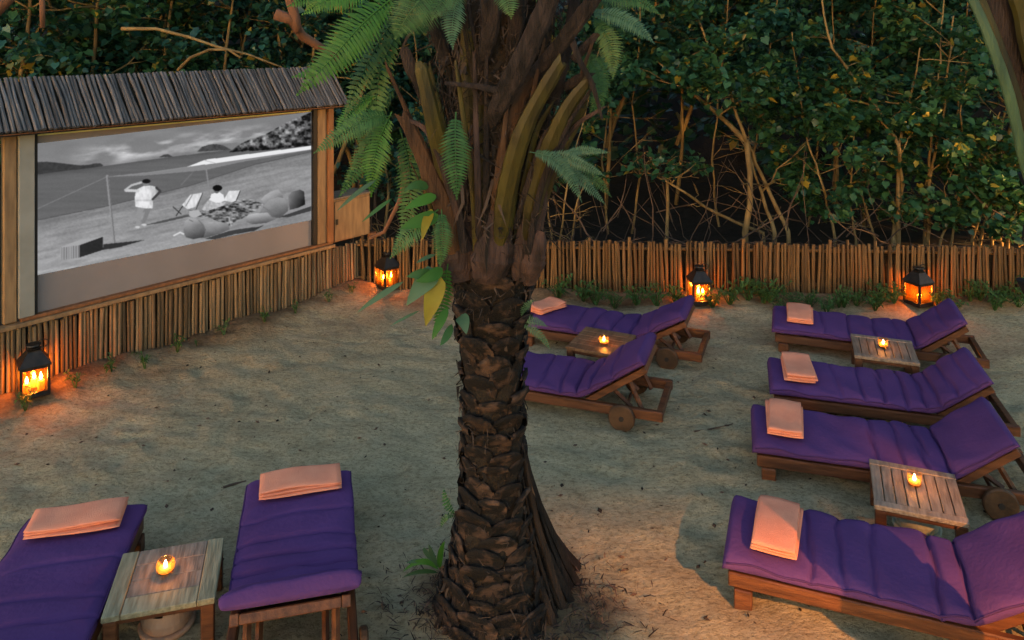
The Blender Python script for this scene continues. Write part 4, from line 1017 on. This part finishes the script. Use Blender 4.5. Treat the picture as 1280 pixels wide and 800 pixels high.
fern((672, 192), 3.7, 'bluish fern fronds spreading right from the palm stalks', [
    ([(662, 190), (690, 197), (712, 220), (727, 252)], [3.7, 3.64, 3.62, 3.62], 27, 'fern_blue', 30),
    ([(672, 194), (705, 196), (732, 207), (756, 220)], [3.7, 3.66, 3.64, 3.64], 22, 'fern_blue', 30),
    ([(690, 200), (715, 215), (738, 235), (757, 256)], [3.74, 3.7, 3.68, 3.68], 22, 'fern_blue', 30),
    ([(700, 192), (722, 188), (742, 188), (763, 191)], [3.78, 3.76, 3.74, 3.74], 15, 'fern_blue', 24),
    ([(700, 210), (722, 215), (745, 225), (764, 246)], [3.82, 3.8, 3.78, 3.78], 22, 'fern', 26)])
fern((745, 40), 3.8, 'pale fern fronds drooping at the right of the palm crown', [
    ([(735, 15), (765, 18), (795, 32), (818, 54)], [3.8, 3.74, 3.7, 3.7], 34, 'fern_blue', 30),
    ([(740, 20), (756, 40), (765, 65), (766, 98)], [3.84, 3.8, 3.78, 3.78], 36, 'fern', 28),
    ([(735, 70), (748, 95), (748, 125), (735, 148)], [3.9, 3.88, 3.86, 3.86], 34, 'fern', 28),
    ([(740, -10), (770, -4), (800, 2), (825, 18)], [3.85, 3.8, 3.8, 3.8], 30, 'fern', 28),
    ([(725, 60), (738, 75), (752, 95), (757, 118)], [3.95, 3.95, 3.95, 3.95], 34, 'fern', 26),
    ([(730, -20), (750, -8), (772, 14), (780, 40)], [3.95, 3.92, 3.9, 3.9], 38, 'fern', 28),
    ([(715, 150), (712, 165), (700, 178), (690, 186)], [3.9, 3.86, 3.84, 3.84], 12, 'fern', 16)])
fern((650, 402), 3.95, 'small pale fern on the right side of the palm trunk above the lounger', [
    ([(652, 404), (660, 400), (672, 402), (684, 408)], [3.97, 3.95, 3.94, 3.94], 13, 'fern_blue', 16),
    ([(652, 406), (662, 410), (676, 420), (688, 437)], [3.97, 3.95, 3.94, 3.94], 13, 'fern_blue', 16),
    ([(652, 395), (656, 385), (662, 378), (668, 376)], [3.97, 3.95, 3.94, 3.94], 13, 'fern_blue', 12)])
fern((560, 640), 3.95, 'tiny fern sprouting on the left of the trunk low down', [
    ([(568, 642), (560, 632), (556, 622), (555, 610)], [3.95, 3.93, 3.93, 3.93], 12, 'fern', 10), ([(568, 645), (560, 645), (554, 650), (551, 660)], [3.95, 3.93, 3.93, 3.93], 10, 'fern', 10)])

def leaf(parent, org, base, mid, tip, d, wpx, m, fold=.25, heart=False):
    P = [pt(*base, d[0] + DOFF), pt(*mid, d[1] + DOFF), pt(*tip, d[2] + DOFF)]; C = []; n = 9
    for k in range(n):
        f = k/(n-1); C.append(P[0]*(1-f)**2 + P[1]*2*f*(1-f) + P[2]*f*f - org)
    mb = MB(); V = []
    for k, p in enumerate(C):
        f = k/(n-1); tg = (C[min(k+1, n-1)] - C[max(k-1, 0)]).normalized(); nr = Vector((.2, -1, .35)); nr = (nr - tg*nr.dot(tg)).normalized(); sd = tg.cross(nr)
        w = wpx*.82*d[1]/F_PX/2*(math.sin(math.pi*min(.999, f**.6 if heart else f**.8))**(.75) if 0 < f < 1 else (.25 if heart and f == 0 else .02))
        V += [p + sd*w - nr*w*-fold*.4, p - nr*w*.12, p - sd*w + nr*w*fold*.4]
    Fs = []
    for k in range(n-1):
        o = k*3; Fs += [(o, o+1, o+4, o+3), (o+1, o+2, o+5, o+4)]
    mb.add(V, Fs); return mb.build('leaf', m, parent, True)
org = pt(540, 340, 3.62); br = empty('leafy_plant', org); tag(br, 'broad leaved plant with one yellow leaf on the left side of the palm', 'plant')
for a in [((545, 338), (530, 350), (508, 382), 30, 'fern_blue', True), ((548, 345), (542, 370), (532, 408), 30, 'leaf_yellow', True),
          ((540, 350), (535, 338), (508, 346), 18, 'fern', False), ((553, 335), (545, 345), (520, 352), 18, 'fern_bright', False),
          ((505, 352), (475, 368), (446, 391), 9, 'fern_blue', False), ((545, 318), (530, 322), (520, 329), 6, 'fern_blue', False),
          ((525, 388), (505, 397), (487, 408), 4, 'fern_blue', False), ((575, 395), (580, 398), (583, 418), 20, 'fern_blue', True),
          ((548, 270), (525, 275), (500, 286), 22, 'fern_bright', True), ((545, 245), (525, 250), (505, 262), 16, 'fern_bright', True),
          ((470, 225), (445, 240), (421, 264), 7, 'fern_blue', False), ((490, 248), (470, 262), (452, 278), 6, 'fern', False),
          ((540, 262), (530, 280), (528, 300), 14, 'leaf_yellow', True), ((535, 235), (520, 225), (505, 240), 14, 'fern', True),
          ((560, 385), (550, 400), (540, 425), 14, 'fern_bright', False), ((565, 405), (560, 420), (550, 432), 12, 'fern', False)]:
    b_, m_, t_, w_, mm, ht = a; leaf(br, org, b_, m_, t_, (3.74, 3.68, 3.66), w_, mm, heart=ht)
org = at(545, 715) ; sp = empty('strap_plant', org); tag(sp, 'small plant with long strap leaves at the left foot of the palm', 'plant')
D0 = org.y - .05 - DOFF
for a in [((548, 712), (530, 690), (503, 715), 8, 'fern_bright'), ((548, 716), (525, 710), (503, 722), 6, 'fern'), ((548, 710), (538, 690), (536, 680), 7, 'fern_blue'),
          ((550, 712), (548, 690), (556, 676), 9, 'fern_bright'), ((546, 705), (520, 698), (508, 704), 6, 'fern_blue'), ((548, 706), (528, 688), (530, 684), 7, 'fern_blue')]:
    b_, m_, t_, w_, mm = a; leaf(sp, org, b_, m_, t_, (D0, D0-.03, D0-.05), w_, mm)

# ------------------------------------------------------------------ seedlings along the walls
def sprig_mesh(seed, n, h, spread, lw):
    rn = random.Random(seed); mb = MB()
    for s in range(max(3, n//6)):
        a = rn.uniform(0, 6.28); lean = rn.uniform(.1, 1)*spread; top = Vector((lean*math.cos(a), lean*math.sin(a), h*rn.uniform(.55, 1)))
        mb.tube([(0, 0, -.02), top*.5 + Vector((0, 0, .02)), top], [.004, .003, .0015], 3)
        for k in range(6):
            f = rn.uniform(.3, 1); p = top*f; b = rn.uniform(0, 6.28); l = rn.uniform(.6, 1.1)*lw*4
            d = Vector((math.cos(b), math.sin(b), rn.uniform(-.1, .8))).normalized(); sd = d.cross(Vector((0, 0, 1))).normalized()*lw*.5
            m_ = p + d*l*.5 + Vector((0, 0, .01)); mb.add([p, m_ + sd, p + d*l - Vector((0, 0, l*.2)), m_ - sd], [(0, 1, 2, 3)])
    me = mb.mesh('seedling'); me.materials.append(MT['plant_leaf']); return me
SPR = [sprig_mesh(k, 26, .13, .06, .014) for k in range(4)]; SPF = [sprig_mesh(k+20, 60, .17, .13, .017) for k in range(4)]
for k, (px, py, s) in enumerate([(95, 492, 1.15), (140, 474, 1.2), (181, 464, 1.25), (222, 446, 1.2), (246, 438, .5), (280, 427, 1.1), (331, 412, 1.15), (369, 399, 1.0), (411, 384, 1.0), (440, 375, .9)]):
    p = at(px, py); p.z = gz(p.x, p.y); o = link('seedling', SPR[k % 4]); o.location = p; o.scale = (s*1.1, s*1.1, s); o.rotation_euler = (0, 0, k*1.3)
    tag(o, ORD[k] + ' small green seedling from the left lantern along the foot of the cinema wall', 'seedling', 'seedlings along the cinema wall')
p = at(32, 516); o = link('seedling', SPF[1]); o.location = p + Vector((0, 0, gz(p.x, p.y))); o.scale = (.8, .8, 1.1); tag(o, 'dark leafy seedling right in front of the lantern at the left end of the wall', 'seedling')
k = 0; row = []
for px in list(range(702, 960, 23)) + list(range(968, 1290, 15)):
    px = px + random.uniform(-6, 6); py = random.uniform(379, 388) if px < 960 else random.uniform(383, 394)
    if abs(px - 874) < 16 or abs(px - 1148) < 17: continue
    p = at(px, py); p.z = gz(p.x, p.y); o = link('shrub', SPF[k % 4]); o.location = p; s = random.uniform(.9, 1.4); o.scale = (s*1.35, s*1.35, s*1.05); o.rotation_euler = (0, 0, random.uniform(0, 6.28)); k += 1
    row.append((px, o))
row.sort(key=lambda q: q[0])
secs = [([o for x, o in row if x < 874][::-1], ' low leafy plant left of the half hidden lantern by the fence'),
        ([o for x, o in row if 874 < x < 1148], ' low leafy plant right of the half hidden lantern by the fence'),
        ([o for x, o in row if x > 1148], ' low leafy plant right of the rightmost lantern by the fence')]
for os_, words_ in secs:
    for i, o in enumerate(os_): tag(o, ORD[min(i, 19)] + words_, 'plant', 'low plants along the bamboo fence')
for k, (pts_, r_, lab) in enumerate([([(868, 541), (885, 537), (908, 532), (916, 529)], .007, 'dark fallen twig on the sand left of the right hand loungers'),
                                   ([(279, 606), (292, 602), (308, 599)], .008, 'short dark stick on the sand beside the foot of a left lounger')]):
    mb = MB(); P = [at(*q) for q in pts_]; P = [Vector((q.x, q.y, gz(q.x, q.y) + .008)) for q in P]; o0 = P[0]
    mb.tube([q - o0 for q in P], [r_, r_*.9] + [r_*.5]*(len(P)-2), 5); o = mb.build('twig', 'twig'); o.location = o0; tag(o, lab, 'twig')

# ------------------------------------------------------------------ trees beyond the fence
T_LEAF = np.array([[0, 0, 0], [-.14, .30, .05], [.36, .47, .10], [1, 0, -.10], [.36, -.47, .10], [-.14, -.30, .05]])
def leaves_np(C, size, out=None, flat=.55):
    n = len(C); yaw = RNG.uniform(0, 2*np.pi, n); pitch = RNG.normal(-.35, flat*.6, n); roll = RNG.normal(0, flat, n); s = RNG.uniform(.4, 1.4, n)*size
    V = T_LEAF[None]*s[:, None, None]
    def rot(V, a, i, j):
        c, s_ = np.cos(a)[:, None], np.sin(a)[:, None]; x, y = V[..., i].copy(), V[..., j].copy(); V[..., i] = c*x - s_*y; V[..., j] = s_*x + c*y
    rot(V, roll, 1, 2); rot(V, -pitch, 2, 0); rot(V, yaw, 0, 1)
    V = V + C[:, None, :]; b = (np.arange(n)*6)[:, None]
    F_ = np.concatenate([b + np.array([[0, 1, 2, 3]]), b + np.array([[0, 3, 4, 5]])], 1).reshape(-1, 4)
    return V.reshape(-1, 3), F_
def wander(a, b, n, amp, rn):
    a = Vector(a); b = Vector(b); L = (b-a).length; out = []; off = Vector()
    for i in range(n):
        f = i/(n-1); off = off*.7 + Vector((rn.gauss(0, 1), rn.gauss(0, 1), rn.gauss(0, .4)))*amp*L*(1 if 0 < i else 0); out.append(a.lerp(b, f) + off*math.sin(math.pi*min(f+.0, 1)) if i < n-1 else b)
    return out
def tree(base, stems, label, crown_z, spread, nleaf, seed, lsize=.088, leafm='tree_leaf', barkm='bark', twigs=9, r=.035, low=False):
    """stems: polylines in place coordinates; base: the point on the ground the tree stands on"""
    rn = random.Random(seed); t = empty('tree', base); b = Vector(base); tag(t, label, 'tree', 'trees growing behind the bamboo fence')
    mb = MB(); tips = []
    for st in stems:
        st = [Vector(p) - b for p in st]; rr = r*.75*rn.uniform(.8, 1.15)*(1 if len(st) > 2 else .8)
        fine = []
        for p, q in zip(st[:-1], st[1:]): fine += wander(p, q, 5, .015, rn)[:-1]
        fine.append(st[-1]); m = len(fine)
        mb.tube(fine, [rr*(1 - .68*i/(m-1)) for i in range(m)], 6)
        for k in range(twigs):
            f = rn.uniform(.22 if low else .38, 1); p = fine[min(int(f*(m-1)), m-1)]; a = rn.uniform(0, 6.28); el = rn.uniform(-.15, .9)
            l = spread*rn.uniform(.45, 1.1); q = p + Vector((math.cos(a)*math.cos(el), math.sin(a)*math.cos(el)*.8, math.sin(el)))*l
            w = wander(p, q, 5, .06, rn); r2 = rr*rn.uniform(.22, .42)
            mb.tube(w, [r2, r2*.85, r2*.7, r2*.5, r2*.25], 5); tips.append((q, 1.0)); tips.append((w[3], .8))
            for h in range(2):
                a2 = a + rn.uniform(-1.2, 1.2); q2 = w[2 + h] + Vector((math.cos(a2), math.sin(a2), rn.uniform(-.2, .7)))*l*.55; mb.tube([w[2+h], (w[2+h]+q2)/2 + Vector((0, 0, .03)), q2], [r2*.55, r2*.4, r2*.15], 4); tips.append((q2, .8))
    mb.build('trunk', barkm, t, True)
    tp = np.array([list(q) for q, _ in tips]); ok = tp[:, 2] + b.z > crown_z; tp = tp[ok] if ok.any() else tp
    idx = RNG.integers(0, len(tp), nleaf); C = tp[idx] + RNG.normal(0, 1, (nleaf, 3))*np.array([.17, .16, .12])*spread*.75
    V, F_ = leaves_np(C, lsize); o = link('crown', np_mesh('crown', V, F_), leafm, t); tag(o, kind='stuff'); return t
def pxs(pts_, d): return [pt(x, y, dd) for (x, y), dd in zip(pts_, d if hasattr(d, '__len__') else [d]*len(pts_))]
def gb(px, d): p = pt(px, 300, d); return Vector((p.x, p.y, .03))
D1 = 10.0
def ftree(px, d, stems, label, **k):
    base = gb(px, d); st = []
    for s in stems: st.append([Vector((pt(*s[0], d).x, d, .0))] + pxs(s, [d + .25*math.sin(i*1.7 + px)*min(i, 1) for i in range(len(s))]))
    return tree(base, st, label, **k)
ftree(980, D1, [[(985, 289), (958, 232), (933, 177), (912, 111), (888, 66), (863, 0), (850, -50)], [(968, 290), (952, 240), (938, 200)], [(933, 177), (905, 150), (892, 138), (860, 110), (822, 76)]],
      'tree with two long orange lit stems leaning left beyond the fence', crown_z=2.0, spread=.9, nleaf=2280, seed=1, r=.05, twigs=6)
ftree(1118, D1, [[(1117, 303), (1119, 272), (1128, 231), (1123, 181), (1102, 144), (1073, 107), (1040, 60), (1020, -20)], [(1123, 181), (1132, 150), (1138, 120), (1150, 60)], [(1123, 181), (1085, 130), (1048, 122)]],
      'crooked brown tree that forks at half height, beyond the fence', crown_z=1.1, spread=.85, nleaf=2160, seed=2, r=.045, twigs=6)
ftree(1156, D1 + .3, [[(1156, 305), (1155, 268), (1161, 198), (1168, 140), (1176, 78), (1180, 0)], [(1160, 240), (1178, 150), (1184, 90), (1192, 20)]],
      'upright pale stemmed tree beyond the fence', crown_z=1.1, spread=.85, nleaf=2280, seed=3, r=.042, twigs=7)
ftree(954, D1 + .1, [[(954, 291), (920, 278), (884, 260), (855, 240), (834, 227), (800, 212), (776, 206)], [(834, 227), (822, 215), (812, 196)]],
      'bare pale tree arching low to the left over the dark gap behind the fence', crown_z=1.1, spread=.5, nleaf=156, seed=4, r=.04, twigs=5, barkm='bark')
ftree(1044, D1 + .2, [[(1044, 300), (1035, 262), (1028, 231), (1010, 180), (1000, 120), (990, 40)], [(1094, 300), (1075, 239), (1049, 190), (1030, 150)], [(1070, 300), (1062, 250), (1066, 190), (1070, 130)]],
      'many stemmed bush with leafy twigs beyond the middle of the right hand fence', crown_z=.6, spread=.75, nleaf=2700, seed=5, r=.03, twigs=8, low=True)
ftree(1205, D1, [[(1225, 305), (1236, 262), (1228, 215), (1215, 170)], [(1252, 305), (1240, 270), (1256, 225), (1275, 190)], [(1175, 305), (1186, 270), (1180, 235), (1196, 200)], [(1189, 305), (1197, 256), (1208, 200), (1200, 140), (1210, 60)], [(1240, 300), (1226, 250), (1230, 200), (1250, 140)], [(1215, 300), (1240, 240), (1262, 200), (1290, 150)], [(1260, 300), (1272, 260), (1268, 200)]],
      'dense many stemmed bush lit orange at the right end of the fence', crown_z=.5, spread=.7, nleaf=3800, seed=6, r=.032, twigs=9, low=True)
ftree(1290, D1 + .4, [[(1290, 300), (1285, 240), (1300, 160), (1290, 60)], [(1320, 300), (1310, 200), (1330, 100)]],
      'leafy tree at the far right end of the fence', crown_z=.5, spread=.9, nleaf=3000, seed=7, r=.04, twigs=9, low=True)
ftree(700, D1, [[(700, 300), (706, 250), (716, 200), (730, 150), (750, 60)], [(690, 300), (684, 240), (690, 190)], [(715, 300), (722, 250), (745, 205)]],
      'slender yellow lit stems and creepers just right of the palm', crown_z=1.0, spread=.6, nleaf=960, seed=8, r=.025, twigs=8, low=True, leafm='tree_leaf')
ftree(790, D1 + 1.2, [[(790, 290), (800, 220), (790, 130), (800, 40), (800, -40)], [(760, 290), (752, 200), (760, 110), (750, 20)]],
      'dark leafed tree rising behind the gap right of the palm', crown_z=2.0, spread=1.1, nleaf=3120, seed=9, r=.03, twigs=8, leafm='tree_leaf_dark')
ftree(900, D1 + 1.5, [[(900, 290), (890, 200), (900, 100), (910, 0), (905, -60)], [(930, 290), (945, 180), (960, 80), (975, -20)]],
      'dark leafed tree behind the leaning orange stems', crown_z=1.7, spread=1.1, nleaf=3600, seed=10, r=.03, twigs=9, leafm='tree_leaf_dark')
ftree(1010, D1 + 1.6, [[(1010, 290), (1020, 200), (1035, 100), (1040, 0), (1050, -60)], [(1080, 290), (1085, 180), (1090, 60), (1100, -20)]],
      'tall leafy tree behind the many stemmed bush', crown_z=1.4, spread=1.1, nleaf=3600, seed=11, r=.03, twigs=9, leafm='tree_leaf_dark')
ftree(1200, D1 + 1.6, [[(1200, 290), (1190, 200), (1200, 100), (1210, 0), (1210, -60)], [(1260, 290), (1250, 180), (1270, 60), (1280, -20)]],
      'tall dark tree behind the right end of the fence', crown_z=1.2, spread=1.1, nleaf=3600, seed=12, r=.03, twigs=9, leafm='tree_leaf_dark')
ftree(640, D1 + .6, [[(640, 300), (650, 200), (630, 100), (640, 0)], [(600, 300), (590, 180), (580, 60)]],
      'dark leafed tree directly behind the palm', crown_z=.9, spread=.95, nleaf=2160, seed=13, r=.03, twigs=8, leafm='tree_leaf_dark', low=True)
ftree(520, D1 + .3, [[(520, 300), (510, 220), (525, 130), (515, 30)], [(480, 300), (485, 230), (470, 140), (480, 40)], [(560, 300), (552, 220), (560, 120)]],
      'leafy tree behind the lantern corner left of the palm', crown_z=.8, spread=.75, nleaf=2640, seed=14, r=.04, twigs=9, leafm='tree_leaf_dark', low=True)
# trees behind the cinema wall
ltr = [(-60, 8.6, 'tree_leaf_dark', 'dark tree behind the left end of the bamboo roof'), (40, 9.3, 'tree_leaf', 'leafy tree above the left half of the bamboo roof'),
       (130, 10.2, 'tree_leaf_dark', 'dark tree set back behind the middle of the bamboo roof'), (215, 10.0, 'tree_leaf', 'tree with yellowing leaves above the middle of the roof'),
       (310, 10.8, 'tree_leaf_dark', 'blue green tree above the right half of the bamboo roof'), (400, 10.4, 'tree_leaf_dark', 'tree behind the right end of the bamboo roof'),
       (440, 11.8, 'tree_leaf_dark', 'dark tree set far back between roof and palm')]
for k, (px, d, lm, lab) in enumerate(ltr):
    x = pt(px, 100, d).x; b = Vector((x, d, .03))
    tree(b, [[b, b + Vector((.1, .1, 1.5)), b + Vector((-.1, 0, 2.6)), b + Vector((.15, .1, 4.6))], [b + Vector((.05, 0, .8)), b + Vector((.6, .2, 2.3)), b + Vector((.9, .1, 4.2))], [b + Vector((.05, 0, .8)), b + Vector((-.5, .2, 2.2)), b + Vector((-.9, .0, 4.0))]],
         lab, crown_z=1.3, spread=1.0, nleaf=3600, seed=30+k, leafm=lm, r=.05, twigs=11)
# a second, far row seen between the others
for k in range(12):
    x = -10.5 + k*1.95 + random.uniform(-.4, .4); d = random.uniform(12.6, 14); b = Vector((x, d, .1))
    tree(b, [[b, b + Vector((.1, 0, 2)), b + Vector((-.1, 0, 5.2))], [b + Vector((0, 0, 1)), b + Vector((.8, .2, 3)), b + Vector((1.2, .1, 4.8))]],
         'dim tree deep in the forest, ' + ORD[k] + ' from the left of the far row', crown_z=1.0 if x < 1.2 or x > 4.2 else 1.9, spread=1.35, nleaf=2760, seed=60+k, leafm='tree_leaf_dark', r=.06, twigs=11, lsize=.14)
n = 15000
C = np.stack([RNG.uniform(-15, 15, n), RNG.uniform(14.4, 16.2, n), .3 + 7.2*RNG.random(n)**.9], -1)
den_ = np.array([fbm(C[:, 0]*.5, C[:, 2]*.6, 3)]).ravel(); C = C[den_ > -.22]
n2 = 9000; C2 = np.stack([RNG.uniform(-12, 12, n2), RNG.uniform(9.3, 14.5, n2), RNG.uniform(4.5, 6.2, n2)], -1)   # unseen leaf layer added over the trees to darken the forest
C = np.concatenate([C, C2])
V, F_ = leaves_np(C, .26); o = link('forest_foliage', np_mesh('forest_foliage', V, F_), 'tree_leaf_dark'); tag(o, 'far off forest that closes the view behind the trees, with unseen leaves added overhead for shade', 'forest', kind='stuff')
mb = MB(); rn = random.Random(5)
for k in range(120):                                                      # tangle of bare undergrowth behind the fence
    x = rn.uniform(-2.2, 8); d = rn.uniform(9.3, 10.8); a = rn.choice([rn.uniform(.2, 1.2), rn.uniform(1.9, 2.9), rn.gauss(1.57, .25)]); l = rn.uniform(.4, 1.5)
    p = Vector((x, d, rn.uniform(.05, .5))); q = p + Vector((math.cos(a)*l, rn.uniform(-.3, .3), math.sin(a)*l)); w = wander(p, q, 5, .05, rn); r_ = rn.uniform(.004, .013); mb.tube(w, [r_, r_*.9, r_*.8, r_*.6, r_*.3], 4)
o = mb.build('undergrowth', 'twig'); tag(o, 'tangle of bare twigs behind the bamboo fence', 'undergrowth', kind='stuff')
# bare branches over the roof
for px, dd, rr, m, lab in [([(345, 18), (365, 25), (378, 45), (405, 62), (430, 78)], [5.6, 5.6, 5.7, 5.8, 5.9], .045, 'bark_red', 'thick reddish branch coming down over the right end of the bamboo roof'),
                           ([(352, -30), (362, -5), (370, 25), (372, 40)], [5.65, 5.62, 5.6, 5.6], .045, 'bark_red', 'short reddish limb hanging from above the right end of the roof'),
                           ([(152, 36), (195, 36), (235, 46), (270, 58), (310, 68), (352, 84)], [8.6]*6, .022, 'bark', 'pale bent branch arching over the bamboo roof'),
                           ([(222, 88), (238, 72), (262, 62), (285, 62), (300, 72)], [8.4]*5, .02, 'bark', 'thin grey branch bent into a hoop above the roof'),
                           ([(52, -20), (53, 10), (53, 35)], [5.2]*3, .02, 'bark_red', 'short reddish stub hanging at the top left'),
                           ([(-20, 30), (0, 10), (20, -10)], [5.2]*3, .04, 'bark_red', 'thick branch crossing the top left corner'),
                           ([(500, 195), (506, 220), (500, 250), (480, 290), (462, 298)], [6.8]*5, .026, 'bark_red', 'curved brown vine stem hanging between the cinema wall and the palm')]:
    P = pxs(px, dd); org = P[0]; mb = MB(); mb.tube([p - org for p in P], [rr*(1-.1*i) for i in range(len(P))], 7); o = mb.build('branch', m, None, True); o.location = org; tag(o, lab, 'branch')

# ------------------------------------------------------------------ garden lamps just outside the frame (their light falls on the sand and trees)
def lamp(p, aim, energy, spot, blend, colour, label, soft=.05, doors=None, group=None):
    t = empty('garden_spotlight', p); d = (Vector(aim) - Vector(p)).normalized(); q = d.to_track_quat('Z', 'Y').to_matrix().to_4x4(); tag(t, label, 'lamp', group)
    mb = MB(); n = 14
    mb.loft([[q @ Vector((r*math.cos(2*math.pi*k/n), r*math.sin(2*math.pi*k/n), z)) for k in range(n)] for r, z in [(.03, -.16), (.06, -.14), (.075, .02), (.075, .05), (.066, .05), (.06, -.02)]], False); mb.build('housing', 'iron', t)
    mb = MB(); mb.tube([(0, 0, -.06), (0, 0, -p[2] if p[2] > .5 else -.4)], .02, 8); mb.build('pole', 'iron', t)
    l = bpy.data.lights.new('spot_light', 'SPOT'); l.energy = energy; l.color = colour; l.spot_size = spot; l.spot_blend = blend; l.shadow_soft_size = soft
    o = bpy.data.objects.new('spot_light', l); COL.objects.link(o); o.parent = t; o.rotation_euler = d.to_track_quat('-Z', 'Y').to_euler(); o.location = d*.06; return t, q
WARM = (1, .46, .13)
LP = Vector((2.9, .5, 2.6))
L1, q1 = lamp(LP, (1.35, 3.6, 0.0), 120, R(44), .15, (1, .36, .085), 'dark garden spotlight on a pole, with flaps added to cut its light, beyond the right edge of the photo', soft=.012)
def flap(a, b, push):                                                    # added flap; its edge shades all beyond the line a-b on the sand
    a = Vector(a); b = Vector(b); e0 = (a + (a-b)*1.2 - LP).normalized()*.32; e1 = (b + (b-a)*1.2 - LP).normalized()*.32
    u = Vector(push); u = (u - (e1-e0).normalized()*u.dot((e1-e0).normalized())).normalized()*.42
    w = (e1-e0).cross(u).normalized()*.004; mb = MB(); mb.add([e0, e1, e1+u, e0+u, e0+w, e1+w, e1+u+w, e0+u+w], [(0, 1, 2, 3), (7, 6, 5, 4), (0, 4, 5, 1), (1, 5, 6, 2), (2, 6, 7, 3), (3, 7, 4, 0)])
    mb.build('added_flap', 'iron', L1)
flap((.28, 4.50, 0), (1.14, 4.42, 0), (0, .6, 1)); flap((.30, 4.50, 0), (.76, 3.78, 0), (-1, -.2, .3))
lamp((8.6, 9.3, .9), (4.6, 10.4, 1.0), 210, R(62), .8, WARM, 'dark spotlight at the foot of the trees past the right end of the fence', soft=.06)
lamp((6.6, 7.4, 1.9), (2.8, 9.0, .2), 2.2, R(60), .9, WARM, 'dark garden spotlight lighting the fence from the right', soft=.08)
